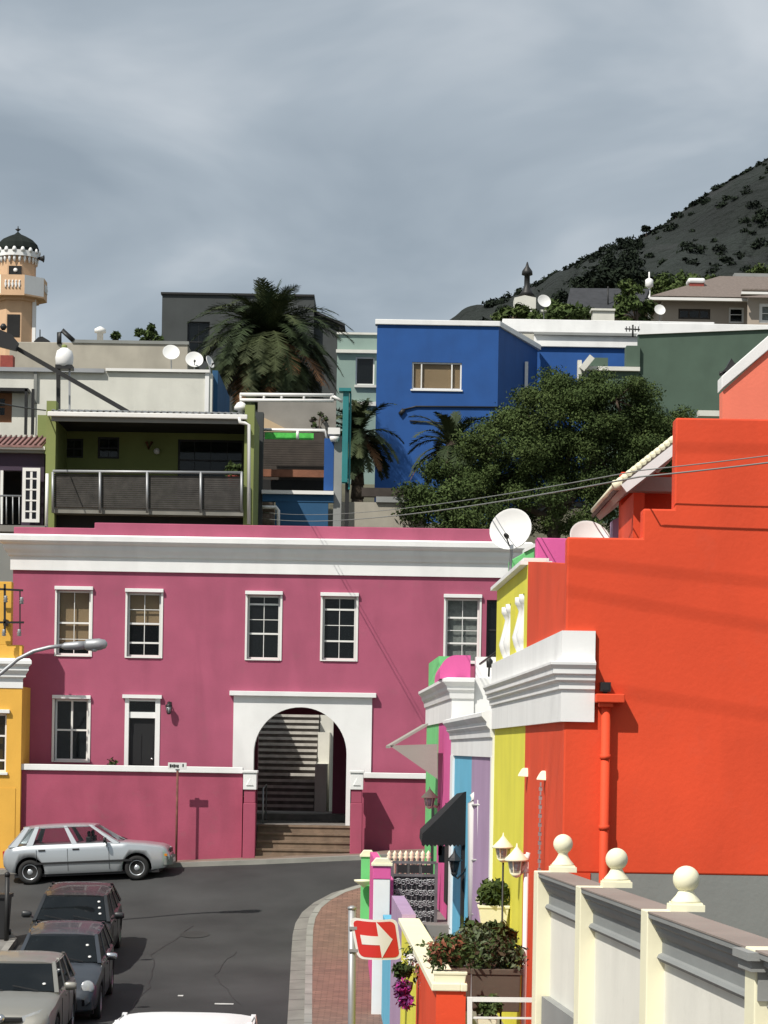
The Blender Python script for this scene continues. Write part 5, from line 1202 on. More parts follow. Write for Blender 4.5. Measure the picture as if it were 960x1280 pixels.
P3 = dict(L=3.8,W=1.66,H=1.40,zb=.945,r=.30,yf=1.20,yr=-1.20,round=True,
  top=[(-1.9,.62),(-1.86,.80),(-1.72,.92),(-1.3,.95),(.62,.95),(.80,.94),(1.2,.88),(1.6,.76),(1.82,.62),(1.9,.50)],
  gh=dict(y0b=-1.75,y0t=-1.38,y1t=.12,y1b=.86), pillars=[(.05,.26),(.31,.60),(.64,.95)], handles=(-.8,.1), seams=(-.3,.75,-1.1), face=face_round, discs=((-.84,.22),(-.80,.62)), dark=True, mir=CHROME)
park(-4.5,42.2,P3,label='dark slate blue hatchback with round headlights between the black car and the champagne car',cat='car',paint=SLATE,gl=DARKG)
P4 = dict(L=4.05,W=1.68,H=1.40,zb=.935,r=.30,yf=1.28,yr=-1.22,
  top=[(-2.02,.62),(-1.97,.80),(-1.8,.92),(-1.4,.94),(.6,.94),(.85,.93),(1.35,.87),(1.75,.78),(1.94,.66),(2.02,.52)],
  gh=dict(y0b=-1.85,y0t=-1.45,y1t=.08,y1b=.86), pillars=[(.05,.26),(.31,.60),(.64,.95)], handles=(-.8,.1), seams=(-.3,.75,-1.1), face=face_wing, discs=((-.80,.28),), mir=GOLD, dark=True)
park(-4.84,37.9,P4,label='champagne grey hatchback nearest the camera at the bottom left corner',cat='car',paint=GOLD,gl=DARKG)
zr5 = AZ(230,1271,26.0); Hv = zr5-G(AX(230,1271,26.0),24.7)
P5 = dict(L=4.6,W=1.95,H=Hv,zb=1.22,r=.34,yf=1.4,yr=-1.4,
  top=[(-2.3,.7),(-2.25,1.0),(-2.1,1.12),(-1.6,1.15),(.9,1.15),(1.2,1.12),(1.7,1.06),(2.1,.98),(2.22,.85),(2.3,.6)],
  gh=dict(y0b=-2.2,y0t=-2.05,y1t=.45,y1b=1.2), pillars=[(.04,.30),(.33,.64),(.67,.95)], handles=(-.8,.2), seams=(-.3,.95,-1.2), face=face_boxy, mir=WCAR)
Yv = 26.0
xv = AX(230,1272,Yv)
car('roof of a white van at the bottom edge, in the middle of the road','van',WCAR,DARKG,P5,loc=(xv,Yv-1.3,G(xv,24.7)),rz=math.pi)
# ================================================================ hillside buildings behind
def pv(u,v,Y): x,z_ = at(u,v,Y); return (x,Y,z_)
def rect(m_, u0,u1,v0,v1,Y,dY=.3, zbase=None, b=None):
    b = b or MB(); b.m(m_); um,vm = (u0+u1)/2,(v0+v1)/2
    return b.box(AX(u0,vm,Y),AX(u1,vm,Y),Y,Y+dY,AZ(um,v1,Y) if zbase is None else zbase,AZ(um,v0,Y))
def part(name,parent,m_,u0,u1,v0,v1,Y,dY=.3,zbase=None,bev=0): return rect(m_,u0,u1,v0,v1,Y,dY,zbase).build(name,parent,bev=bev)
def root(name,u,v,Y,lab,cat='house',zb=None,group=None): x,z_ = at(u,v,Y); return empty(name,(x,Y,z_ if zb is None else zb),lab,cat,group)
def win(parent,u0,u1,v0,v1,Y,**k):
    um,vm = (u0+u1)/2,(v0+v1)/2; return window(parent,AX(u0,vm,Y),AX(u1,vm,Y),AZ(um,v1,Y),AZ(um,v0,Y),Y,**k)
# ---- olive green verandah house
Y = 72.0; vh = root('verandah_house',185,650,Y,'olive green house with a shaded verandah under a corrugated roof and a slatted balcony front',zb=0)
zs0 = -.5
part('end_pillar',vh,OLIVE,57,69,501,662,Y,.5); part('end_pillar',vh,OLIVE,305,317,506,662,Y,.5)
bw_ = MB().m(OLIVE); z_a,z_b = AZ(185,655,Y+3.2),AZ(185,519,Y+3.2)
hol = [tuple([AX(u0,(v0+v1)/2,Y+3.2),AX(u1,(v0+v1)/2,Y+3.2),AZ(u0,v1,Y+3.2),AZ(u0,v0,Y+3.2)]) for u0,u1,v0,v1 in ((80,104,548,572),(122,149,546,573),(222,304,549,625))]
bw_.wall(AX(58,580,Y+3.2)-.3,AX(318,580,Y+3.2),zs0,z_b-.05,Y+3.2,Y+3.45,hol); bw_.build('back_wall',vh)
for h_,c_n,rl in zip(hol,(2,2,4),((.5,),(.5,),(.35,.66))): window(vh,*h_,Y+3.2,cols=c_n,rails=rl,frame=METD,rec=.05,fw=.06)
for (u0,u1) in ((57,66),(308,317)): 
    x0 = AX(u0,580,Y); B(OLIVE,(x0,x0+.2,Y+.5,Y+3.2,zs0,AZ(60,512,Y))).build('side_wall',vh)
# corrugated roof
b = MB().m(mat('corrugated_grey_sheet',(.23,.235,.235),var=.15,rough=.5,metal=.2)); x0,x1 = AX(66,515,Y),AX(304,518,Y); n = 120; vs = []; zf_,zk_ = AZ(185,514.5,Y-.35),AZ(185,505,Y-.35)+.30
for y,z_ in ((Y-.35,zf_),(Y+3.6,zk_)):
    for i in range(n+1): vs.append((x0+(x1-x0)*i/n,y,z_+.03*math.sin(i*math.pi/2)))
k = n+1; vs += [(x,y,z_-.03) for x,y,z_ in vs]
b.add(vs,[(i,i+1,k+i+1,k+i) for i in range(n)]+[(2*k+i,3*k+i,3*k+i+1,2*k+i+1) for i in range(n)]+[(i,2*k+i,2*k+i+1,i+1) for i in range(n)],False); b.build('roof',vh)
b = MB().m(WMET); b.box(x0-.1,x1+.15,Y-.44,Y-.34,zf_-.19,zf_-.05); b.build('gutter',vh,bev=.02)
B(GREYP,(x0,x1,Y-.30,Y-.22,zf_-.32,zf_-.10)).build('fascia',vh)
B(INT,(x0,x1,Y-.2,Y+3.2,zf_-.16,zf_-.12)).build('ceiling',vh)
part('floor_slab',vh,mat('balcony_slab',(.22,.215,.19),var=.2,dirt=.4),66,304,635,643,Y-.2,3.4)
part('dark_void_sheet',vh,INT,66,310,643,668,Y+.4,.2,zbase=0)  # dark sheet that stands for the unlit void under the balcony slab
DS = mat('dark_slats',(.048,.044,.04),var=.35,scale=4)
b = MB().m(DS)
for k in range(16): v = 594+k*2.6; b.box(AX(66,v,Y-.25),AX(303,v,Y-.25),Y-.25,Y-.22,AZ(185,v+2.2,Y-.25),AZ(185,v,Y-.25))
b.build('slatted_screen',vh)
b = MB().m(METG); b.tube([pv(66,589,Y-.3),pv(303,591,Y-.3)],.045,8); b.build('top_rail',vh)
for u in (66,125,184,251,302): b = MB().m(METG); b.tube([pv(u,590,Y-.31),pv(u,641,Y-.31)],.04,8); b.build('rail_post',vh)
lt = MB().m(WMET); lt.lathe([(.01,-.1),(.08,-.07),(.1,0),(.08,.07),(.01,.1)],pv(196,564,Y+3.05),12); lt.build('globe_light',vh)
b = MB().m(BRWOOD); b.tube([pv(183,552,Y+3.1),pv(186,561,Y+3.1),pv(190,552,Y+3.1)],.05,6); b.build('wall_ornament',vh)
def dpipe(pts,Yp,lab,r=.055,par=None,m_=WMET):
    b = MB().m(m_); b.tube([pv(u,v,Yp) for u,v in pts],r,10)
    return b.build('down_pipe',par) if par else one('drain_pipe',b,lab,'drainpipe')
dpipe([(299,522,),(300,528),(306,529),(311,531),(311,655)],Y-.4,'',par=vh); dpipe([(59,592),(58,662)],Y-.3,'',r=.05,par=vh)
pl = root('balcony_plant',292,590,Y+.1,'small yellow green plant at the right end of the verandah','plant'); x,z_ = at(292,596,Y+.1); b = MB().m(BRICKR); b.lathe([(.12,-.35),(.18,0),(.19,.03)],(x,Y+.1,z_),12); b.build('pot',pl)
leafcloud('leaves',pl,[(x,Y+.1,z_+.18,.28,.22)],260,.07,LEAF[1:])
# roof ventilator cowl at right end
b = MB().m(WMET); b.lathe([(.08,-.25),(.08,0),(.2,.02),(.2,.1),(.12,.22),(.02,.27)],pv(301,513,Y+.3),14); one('roof_cowl',b,'white round cowl on the right end of the corrugated verandah roof','roof vent')
# ---- deep purple neighbour at the far left
Y = 72.5; ph = root('purple_house',20,650,Y,'deep purple house with open white french doors and a balcony at the left edge',zb=0)
w_ = MB().m(DEEPP); hd = (AX(3,615,Y),AX(27,615,Y),AZ(15,660,Y),AZ(15,588,Y)); w_.wall(AX(-80,600,Y),AX(55,600,Y),-.5,AZ(20,566,Y),Y,Y+.3,[hd]); w_.build('wall',ph)
B(INT,(hd[0]-.2,hd[1]+.2,Y+1.4,Y+1.5,hd[2],hd[3]+.2)).build('dark_room',ph)
window(ph,AX(28,620,Y-.25),AX(50,620,Y-.25),AZ(40,653,Y-.25),AZ(40,585,Y-.25),Y-.3,cols=2,rails=(.2,.4,.6,.8),rec=.0,fw=.10,bars=.07,name='french_door')
part('door_frame',ph,WMET,0,3.5,588,655,Y-.06,.1)
part('balcony_floor',ph,PAVG,-80,56,656,664,Y-1.2,1.5); part('balcony_base',ph,GREYP,-80,56,664,690,Y-1.1,1.0,zbase=-.5)
b = MB().m(METG)
b.tube([pv(-60,619,Y-1.1),pv(27,620,Y-1.1)],.03,6)
for u in range(-56,28,8): b.tube([pv(u,620,Y-1.1),pv(u,655,Y-1.1)],.02,6)
b.build('balcony_rail',ph)
part('eaves',ph,WMET,-80,56,557,561,Y-.3,.4); part('soffit',ph,GREYP,-80,55,561,565,Y-.2,.2)
b = MB().m(mat('red_pink_roof_tiles',srgb(132,96,92),var=.3,scale=6,dirt=.7)); x0,x1 = AX(-80,550,Y),AX(55,550,Y); za_,zb_ = AZ(20,556.5,Y-.3),AZ(20,546,Y+1.2)
b.add([(x0,Y-.35,za_),(x1,Y-.35,za_),(x1,Y+1.2,zb_),(x0,Y+1.2,zb_),(x0,Y-.35,za_-.06),(x1,Y-.35,za_-.06),(x1,Y+1.2,zb_-.06),(x0,Y+1.2,zb_-.06)],[(0,1,2,3),(7,6,5,4),(0,4,5,1),(1,5,6,2),(2,6,7,3),(3,7,4,0)],False)
i = x0
while i < x1: b.tube([(i,Y-.36,za_+.03),(i,Y+1.2,zb_+.03)],.035,6); i += .16
b.build('tiled_roof',ph)
# ---- white flat-roofed house above, with window and black posts
Y = 78.0; wh = root('white_house',130,515,Y,'long low white flat roofed house with a grey parapet edge, satellite dishes on top',zb=3)
w_ = MB().m(OFFW); hw_ = (AX(-20,505,Y),AX(15,505,Y),AZ(0,528,Y),AZ(0,488,Y))
w_.wall(AX(-80,500,Y),AX(265,500,Y),2.5,AZ(130,465,Y),Y,Y+.3,[hw_]); w_.build('wall',wh)
B(OFFW,(AX(265,500,Y)-.3,AX(265,500,Y),Y+.3,Y+8,2.5,AZ(130,465,Y))).build('side_wall',wh)
window(wh,*hw_,Y,frame=BRWOOD,cols=2,rails=(.5,),fw=.25,bars=.08)
part('parapet_cap',wh,WMET,132,262,461,464.5,Y-.12,.5); part('parapet_cap',wh,METG,-80,130,459,464,Y-.15,.5)
part('lintel_band',wh,BLACK,-80,35,484,488,Y-.5,.55); 
for u in (30.5,39.0): part('post',wh,BLACK,u,u+3.2,486,543,Y-.5,.15)
part('corner_pier',wh,GREYP,42,46,462,504,Y-.1,.12); part('corner_pier',wh,WHITE,256,261,465,515,Y-.05,.06)
part('lower_wall',wh,OFFW,46,60,505,545,Y-.6,.2)
B(OFFW,(AX(-80,500,Y),AX(265,500,Y),Y+.3,Y+8,AZ(130,468,Y),AZ(130,466.5,Y))).build('roof',wh)
part('blue_side_wall',wh,TEALB,265,272,463,515,Y+.4,6)  # narrow deep blue wall at the right end of the white house
# beige rendered wall further up
Y = 90.0; bg_ = root('beige_building',130,463,Y,'weathered beige flat roofed building behind the white house, left of the palm','building',zb=6)
w_ = MB().m(BEIGE); p = [at(12,466,Y),at(12,427,Y),at(235,430,Y),at(236,466,Y)]; p[0] = (p[0][0],5); p[-1] = (p[-1][0],5); w_.prism(p,Y,Y+7); w_.build('wall',bg_,bev=.03)
part('coping',bg_,GREYP,90,236,425.5,429.5,Y-.05,.4)
part('chimney',bg_,BRICKR,0,16,444,462,Y-1.5,.5,zbase=8)
b = MB().m(METD); b.tube([pv(74,430,Y),pv(74,416,Y),pv(78,413,Y),pv(92,426,Y)],.09,8); one('roof_rail',b,'bent dark pipe rising from the beige flat roof','pipe')
b = MB().m(WMET); b.lathe([(.12,0),(.12,.35),(.22,.37),(.22,.5),(.05,.6)],pv(125,428,Y+1),12); one('roof_vent',b,'small white vent on the beige flat roof','roof vent')
# dishes on the roofs
dish(214,440,82,10.5,'leftmost of the three white dishes on the white flat roof, against the beige wall',az=8,tilt=25,arm=False,drop=.3,group='dishes on the white flat roof')
dish(243,449,80,11,'middle dish on the white flat roof',az=8,tilt=25,drop=.2,group='dishes on the white flat roof')
dish(263,452,80,8,'narrow rightmost dish on the white flat roof, beside the palm',az=62,tilt=22,drop=.2,group='dishes on the white flat roof')
# water tank on its stand and long dark beam
Y = 75.5; tk = root('water_tank',80,512,Y,'round white tank on a dark metal stand above the verandah roof','tank')
b = MB().m(WHITE); b.lathe([(.02,-.33),(.18,-.32),(.27,-.2),(.29,0),(.24,.2),(.1,.3),(.02,.31)],pv(80.5,447,Y),18); b.build('tank',tk)
b = MB().m(OLIVE); b.lathe([(.09,0),(.09,.1),(.02,.14)],pv(80.5,436,Y),12); b.build('cap',tk)
for u in (73,87): b = MB().m(METD if u == 73 else METG); b.bar(pv(u,460,Y),pv(u,514,Y),.12 if u == 73 else .06); b.build('leg',tk)
b = MB().m(METD); b.box(AX(70,460,Y),AX(91,460,Y),Y-.2,Y+.3,AZ(80,462,Y),AZ(80,457,Y)); b.build('platform',tk)
b = MB().m(METD); b.bar(pv(-20,412,Y-.6),pv(160,515,Y-.6),.13); one('long_beam',b,'long dark beam slanting down from the left edge to the verandah roof','beam')
b = MB().m(PLAST); x,z_ = at(6,424,Y-.9); b.prism([(x-.5,z_-.15),(x+.35,z_-.35),(x+.42,z_-.1),(x+.2,z_+.15),(x-.2,z_+.3),(x-.5,z_+.2)],Y-1,Y-.7); b.lathe([(.05,-.1),(.12,0),(.05,.1)],(x-.05,Y-.9,z_+.38),10)
one('beam_bracket',b,'dark clamp at the upper end of the long beam, at the left edge','bracket')
# ---- terrace structures between the verandah house and the teal pipe
Y = 76.0; tr = root('terrace_house',370,655,Y,'narrow terrace house with blue lower wall, dark slatted terrace and grey concrete upper wall','house',zb=1)
part('lower_wall',tr,TEALB,344,410,627,664,Y,.3,zbase=.5); part('parapet_cap',tr,WMET,327,417,613,617.5,Y-.15,.5); part('parapet',tr,TEALB,328,417,617.5,627.2,Y-.02,.3)
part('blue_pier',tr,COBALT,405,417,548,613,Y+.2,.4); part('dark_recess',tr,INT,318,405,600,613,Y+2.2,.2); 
part('side_wall',tr,CHAR,317,328,515,664,Y+.1,.5,zbase=.5); part('grey_pier',tr,PLINTH,417,427,545,664,Y+.1,.5,zbase=.5)
b = MB().m(DWOOD)
for k in range(13): v = 551+k*2.9; b.box(AX(327,v,Y+1.8),AX(405,v,Y+1.8),Y+1.8,Y+1.86,AZ(366,v+2.4,Y+1.8),AZ(366,v,Y+1.8))
b.build('slatted_screen',tr)
part('timber_beam',tr,mat('terracotta_beam',(.22,.09,.05),var=.2,scale=4),329,405,587,596,Y+1.2,.2)
part('back_wall',tr,DWOOD,318,410,540,604,Y+2.5,.2)
gr = mat('bright_green_panel',srgb(70,190,70),var=.3,scale=5)
part('green_awning',tr,gr,331,392,541,549,Y+.9,.1)
b = MB().m(WMET); b.tube([pv(329,550,Y+.7),pv(329,537,Y+.7),pv(406,538,Y+.7),pv(409,552,Y+.7)],.05,8); b.tube([pv(372,538,Y+.7),pv(372,549,Y+.7)],.05,8); b.build('awning_frame',tr)
b = MB().m(WMET); b.box(AX(410,540,Y),AX(425,540,Y),Y-.1,Y+.3,AZ(417,543,Y),AZ(417,535,Y)); b.lathe([(.12,-.15),(.16,0)],pv(418,546,Y),12); b.build('lamp_box',tr)
dpipe([(328,634),(336,634),(345,634),(348,638),(348,662)],Y-.3,'',par=tr)
part('upper_wall',tr,mat('concrete_wall',(.25,.235,.21),var=.15,dirt=.35),322,420,500,546,Y+4.2,.3)
b = MB().m(mat('tan_render',srgb(190,165,130),var=.06)); p = [at(322,546,Y+4.0),at(322,518,Y+4.0),at(372,543,Y+4.0),at(372,546,Y+4.0)]; b.prism(p,Y+4.0,Y+4.19); b.build('tan_buttress',tr)  # tan triangular wedge in front of the concrete upper wall
rl_ = MB().m(WMET); 
for v in (493,500): rl_.tube([pv(300,v,Y+.4),pv(417,v+1,Y+.4)],.055,8)
for u in (301,330,352,380,414): rl_.tube([pv(u,492,Y+.4),pv(u,502,Y+.4)],.04,8)
rl_.tube([pv(414,494,Y+.4),pv(428,502,Y+.4)],.05,8)
one('roof_railing',rl_,'white double pipe railing between the verandah house and the teal column','railing')
tc_ = root('teal_column',432,620,Y-.2,'tall teal painted metal column beside the terrace house','column'); b = MB().m(TEAL); b.box(AX(428,550,Y),AX(435.5,550,Y),Y-.2,Y+.1,AZ(431,604,Y),AZ(431,488,Y)); b.build('shaft',tc_,bev=.02)
b = MB().m(TEAL); b.box(AX(424,489,Y),AX(439,489,Y),Y-.3,Y+.2,AZ(431,490.5,Y),AZ(431,486.5,Y)); b.build('cap',tc_); part('post',tc_,METD,431,436,604,664,Y,.2,zbase=.5); b = MB().m(TEAL); b.box(AX(436.2,550,Y),AX(438.5,550,Y),Y-.1,Y+.05,AZ(431,612,Y),AZ(431,492,Y)); b.build('side_tube',tc_)
# lower walls right of it
Y = 79; lwb = root('low_garden_building',470,640,Y,'low weathered wall and shed roof below the blue house, left of the big tree','wall',zb=2)
part('wall',lwb,BEIGE,425,530,628,668,Y,.3,zbase=2); part('coping',lwb,PLINTH,470,520,621,628,Y-.1,.5); part('upper_wall',lwb,DWOOD,452,520,610,621,Y+1,.3)
# ---- charcoal building behind the palm
Y = 112.0; cb_ = root('charcoal_building',300,470,Y,'charcoal grey flat roofed building behind the tall palm','building',zb=12)
hh_ = [(AX(234,425,Y),AX(262,425,Y),AZ(248,452,Y),AZ(248,402,Y))]
w_ = MB().m(CHAR); w_.wall(AX(202,420,Y),AX(392,420,Y),10,AZ(297,368.5,Y),Y,Y+.3,hh_); w_.build('wall',cb_)
window(cb_,*hh_[0],Y,frame=METD,cols=2)
part('coping',cb_,METD,201,393,366.5,369,Y-.1,.5)
B(CHAR,(AX(392,420,Y)-.3,AX(392,420,Y),Y+.3,Y+8,10,AZ(390,367,Y))).build('side_wall',cb_)
p = [at(392,470,Y),at(392,388,Y),at(424,404,Y),at(424,470,Y)]; p[0] = (p[0][0],10); p[-1] = (p[-1][0],10); MB().m(CHAR).prism(p,Y+.5,Y+7).build('wing',cb_)
q = [at(391,386,Y),at(431,404,Y),at(431,407,Y),at(391,389,Y)]; MB().m(METD).prism(q,Y+.2,Y+7.2).build('wing_roof',cb_); part('gutter_box',cb_,METD,424,430,406,413,Y+.3,.3)
# ---- pale green building
Y = 108.0; pg = root('pale_green_building',446,530,Y,'pale grey green building between the charcoal building and the blue house','building',zb=12)
hp_ = (AX(444.5,463,Y),AX(468,463,Y),AZ(455,481,Y),AZ(455,446,Y)); w_ = MB().m(PALEGR); w_.wall(AX(421,470,Y),AX(476,470,Y),10,AZ(446,417,Y),Y,Y+.3,[hp_]); w_.build('wall',pg)
window(pg,*hp_,Y,cols=1,rails=(),frame=WMET,fw=.06); part('cornice',pg,OFFW,420,474,437,441,Y-.2,.3); part('cornice',pg,OFFW,421,474,415.5,418,Y-.1,.4)
part('ledge',pg,OFFW,443,474,481,484,Y-.15,.2); part('ledge',pg,OFFW,438,474,502,507,Y-.2,.3)
# ---- big blue house
Y = 98.0; bl = root('blue_house',570,600,Y,'big cobalt blue house with a white parapet and one wide window with drawn tan blinds','house',zb=9)
hb_ = (AX(515,470,Y),AX(577,470,Y),AZ(546,487,Y),AZ(546,453,Y))
w_ = MB().m(COBALT); xL_,xR_ = AX(470,500,Y),AX(622,500,Y); zt_b = AZ(546,407,Y); w_.wall(xL_,xR_,7.5,zt_b,Y,Y+.3,[hb_]); w_.build('front_wall',bl)
window(bl,*hb_,Y,cols=1,rails=(),inner=BLIND,pane=GLASSB,rec=.06,fw=.06,sill=.05,frame=WMET)
b = MB().m(WMET)
for u in (526,564): b.box(AX(u,470,Y),AX(u+1.6,470,Y),Y+.05,Y+.13,hb_[2],hb_[3])
b.build('window_mullion',bl)
b = MB().m(BLIND)
for k in range(20): v = 454.5+k*1.6; b.box(hb_[0]+.05,hb_[1]-.05,Y+.15,Y+.16,AZ(546,v+.7,Y),AZ(546,v,Y))
xe,ye = AX(672,425,103.5),103.5
b = MB().m(COBALT); b.prismZ([(xR_,Y),(xe,ye),(xe,ye+.3),(xR_-.3,Y+.3)],7.5,zt_b); b.build('side_wall',bl)
b = MB().m(COBALT); b.box(xL_,xL_+.3,Y+.3,Y+10,7.5,zt_b); b.build('side_wall',bl)
b = MB().m(WHITE); zc_ = AZ(546,400.5,Y); b.box(xL_-.08,xR_+.04,Y-.1,Y+.4,zt_b+.001,zc_); b.build('parapet_cap',bl,bev=.02)
b = MB().m(WHITE); b.prismZ([(xR_+.05,Y-.1),(xe+.15,ye),(xe,ye+.35),(xR_-.3,Y+.4)],zt_b+.002,zc_-.002); b.build('parapet_cap',bl)
B(OFFW,(xL_,xR_,Y+.3,Y+9,zt_b-.4,zt_b-.2)).build('roof',bl)
part('side_window',bl,WMET,656,660,452,492,101.5,.1)
cbl = MB().m(METD); cbl.tube([pv(505,512,Y-.05),pv(520,508,Y-.05),pv(622,509,Y-.05)],.035,6); cbl.tube([pv(500,518,Y-.05),pv(505,512,Y-.05)],.1,6); cbl.tube([pv(512,526,Y-.05),pv(575,530,Y-.05)],.03,6); cbl.build('wall_cable',bl)
# wing with white parapet
Y = 104.0; wg = root('blue_wing',720,500,Y,'long blue wall with a wide white parapet band behind the big tree','house',zb=9)
part('wall',wg,COBALT,668,812,434,520,Y,.3,zbase=7); part('frieze',wg,WHITE,668,812,419,434,Y-.15,.5,bev=.02)
part('moulding',wg,PLINTH,668,812,416,419.2,Y-.3,.4); part('parapet',wg,WHITE,628,893,400.5,416.5,Y+.2,.5,bev=.02)
part('parapet',wg,WHITE,800,1010,405,419,Y-2,.5,bev=.02)
# ---- dark green house
Y = 99.0; dg = root('dark_green_house',880,500,Y,'dark green blank walled house in front of the white parapet, above the tree','house',zb=9)
p = [at(798,600,Y),at(798,418.5,Y),at(1010,410,Y),at(1010,600,Y)]; p[0] = (p[0][0],7); p[-1] = (p[-1][0],7); MB().m(DKGREEN).prism(p,Y,Y+.4).build('wall',dg)
q = [at(797,418.5,Y),at(797,416,Y),at(1010,406.5,Y),at(1010,410,Y)]; MB().m(WHITE).prism(q,Y-.1,Y+.5).build('coping',dg)
part('side_roof',dg,OFFW,727,800,458,463,Y-.5,2); part('side_wall',dg,DKGREEN,737,798,463,520,Y-.3,.3,zbase=7)
part('side_wall',dg,DKGREEN,737,760,447,458,Y+1,.3); part('chimney',dg,DKGREEN,783,800,432,458,Y-.2,.8); part('corner_post',dg,OFFW,722,727,450,478,Y-.6,.3)
b = MB().m(OFFW); b.bar(pv(727,462,Y-.6),pv(740,446,Y-.6),.25); b.build('gable_trim',dg)
ae = MB().m(METD); Y2 = 97; ae.tube([pv(791,421,Y2),pv(791,406,Y2)],.04,6); ae.tube([pv(781,411,Y2),pv(800,412,Y2)],.03,6)
for u in (783,787,794,798): ae.tube([pv(u,408,Y2),pv(u,414.5,Y2)],.02,5)
one('tv_aerial',ae,'thin television aerial in front of the white parapet','aerial')
part('white_gutter_box',dg,OFFW,873,900,513,520,Y-2,.5)
# ---- minaret
Y = 125.0; mn = root('minaret',20,430,Y,'ochre minaret with a white balcony and dark dome at the left edge','tower',zb=14); ctr = Vector(pv(14,430,Y)); 
K1 = Y/F; zv = lambda v: AZ(20,v,Y)
cx0 = AX(17,350,Y); cc = Vector((cx0,Y+1.2,0))
def oct_(b,r,z0,z1,n=8,ph=math.pi/8): 
    b.add([(cx0+r*math.cos(ph+k*2*math.pi/n),Y+1.2+r*math.sin(ph+k*2*math.pi/n),z0) for k in range(n)]+[(cx0+r*math.cos(ph+k*2*math.pi/n),Y+1.2+r*math.sin(ph+k*2*math.pi/n),z1) for k in range(n)],[(k,(k+1)%n,n+(k+1)%n,n+k) for k in range(n)]+[tuple(range(n-1,-1,-1)),tuple(range(n,2*n))],False)
b = MB().m(TERRA); oct_(b,1.05,12,zv(371)); b.build('shaft',mn); b = MB().m(TERRA); oct_(b,1.0,zv(344),zv(318)); b.build('upper_shaft',mn)
b = MB().m(WHITE)
for k in (-1,): 
    a_ = math.pi/8+7*math.pi/4; x,y = cx0+1.06*math.cos(a_),Y+1.2+1.06*math.sin(a_); b.box(x-.08,x+.1,y-.12,y+.1,12,zv(371))
b.build('corner_strip',mn)
b = MB().m(TERRA); oct_(b,1.2,zv(374),zv(370)); oct_(b,1.62,zv(370),zv(368)); b.build('balcony_floor',mn)
n = 8; ph = math.pi/8
for k in range(8):
    a0,a1 = ph+k*math.pi/4,ph+(k+1)*math.pi/4; r = 1.62; p0 = Vector((cx0+r*math.cos(a0),Y+1.2+r*math.sin(a0),0)); p1_ = Vector((cx0+r*math.cos(a1),Y+1.2+r*math.sin(a1),0)); nn_ = Vector((math.cos((a0+a1)/2),math.sin((a0+a1)/2),0))*.12
    b = MB().m(TERRA if k % 2 else WHITE); z0,z1 = zv(368),zv(344.5)
    b.add([p0+Vector((0,0,z0)),p1_+Vector((0,0,z0)),p1_+Vector((0,0,z1)),p0+Vector((0,0,z1)),p0-nn_+Vector((0,0,z0)),p1_-nn_+Vector((0,0,z0)),p1_-nn_+Vector((0,0,z1)),p0-nn_+Vector((0,0,z1))],[(0,1,2,3),(7,6,5,4),(0,4,5,1),(1,5,6,2),(2,6,7,3),(3,7,4,0)],False); pn = b.build('balcony_panel',mn)
    if k % 2:
        m0 = (p0+p1_)/2; d_ = (p1_-p0).normalized(); b = MB().m(WHITE)
        for t in (-.36,-.18,0,.18,.36): c = m0+d_*t+nn_*.15; b.lathe([(.05,0),(.03,.08),(.07,.2),(.03,.34),(.05,.4)],(c.x,c.y,zv(361)),8)
        b.build('balusters',pn)
# window openings as flat dark plates in place of shaded holes
for (u0,u1,v0,v1,rr_) in ((8,24,392,420,1.05),(10,26,331,342,1.0)):
    yq = Y+1.2-rr_*math.cos(math.pi/8)-.03; um = (u0+u1)/2
    b = MB().m(INT); b.box(AX(u0,(v0+v1)/2,Y),AX(u1,(v0+v1)/2,Y),yq,yq+.1,AZ(um,v1,Y),AZ(um,v0,Y)); w_ = b.build('window',mn)
    if v0 < 350: b = MB().m(WMET); b.lathe([(.11,0),(.11,.03),(.02,.04)],(AX(um+.5,336,Y),yq,AZ(um,336.5,Y)),14,Vector((0,-1,0))); b.build('fan',w_)
b = MB().m(WHITE); oct_(b,1.15,zv(318),zv(311),16)
for k in range(16): a_ = k*math.pi/8; b.lathe([(.11,0),(.12,.12),(.08,.22),(.01,.28)],(cx0+1.1*math.cos(a_),Y+1.2+1.1*math.sin(a_),zv(313)),8)
b.build('crenellation',mn)
b = MB().m(WHITE)
for k in range(24):
    a_ = k*math.pi/12; b.lathe([(.03,-.35),(.08,-.15),(.07,0)],(cx0+1.02*math.cos(a_),Y+1.2+1.02*math.sin(a_),zv(318)),6)
b.build('frieze',mn)
b = MB().m(DARKR); r = 1.12; b.lathe([(r,zv(312)),(r*1.02,zv(307)),(r*.92,zv(300)),(r*.7,zv(294)),(r*.42,zv(290)),(r*.16,zv(287)),(.04,zv(284))],(cx0,Y+1.2,0),16,smooth=False); b.build('dome',mn)
b = MB().m(METD); b.lathe([(.03,0),(.03,.12),(.12,.2),(.03,.3),(.02,.4)],(cx0,Y+1.2,zv(286)),8); b.box(cx0-.14,cx0+.14,Y+1.18,Y+1.22,zv(281),zv(280)); b.build('finial',mn)
b = MB().m(METD); b.lathe([(.05,0),(.06,.15),(.14,.4),(.2,.46)],pv(44,322.5,Y+1),12,Vector((1,-.1,-.1))); b.bar(pv(38,322,Y+1),pv(46,322.5,Y+1),.06); one('loudspeaker',b,'dark horn loudspeaker on the side of the minaret','loudspeaker')
# dark roof things behind
b = MB().m(METD); Y = 118; x,z_ = at(50,428,Y); b.prism([(x-.35,z_-.4),(x+.5,z_-.4),(x+.45,z_+.1),(x+.1,z_+.3),(x-.1,z_+.25),(x-.3,z_+.05)],Y,Y+.5); b.tube([pv(50,421,Y),pv(50,412,Y)],.03,6)
one('roof_turret',b,'dark little roof turret right of the minaret','turret')
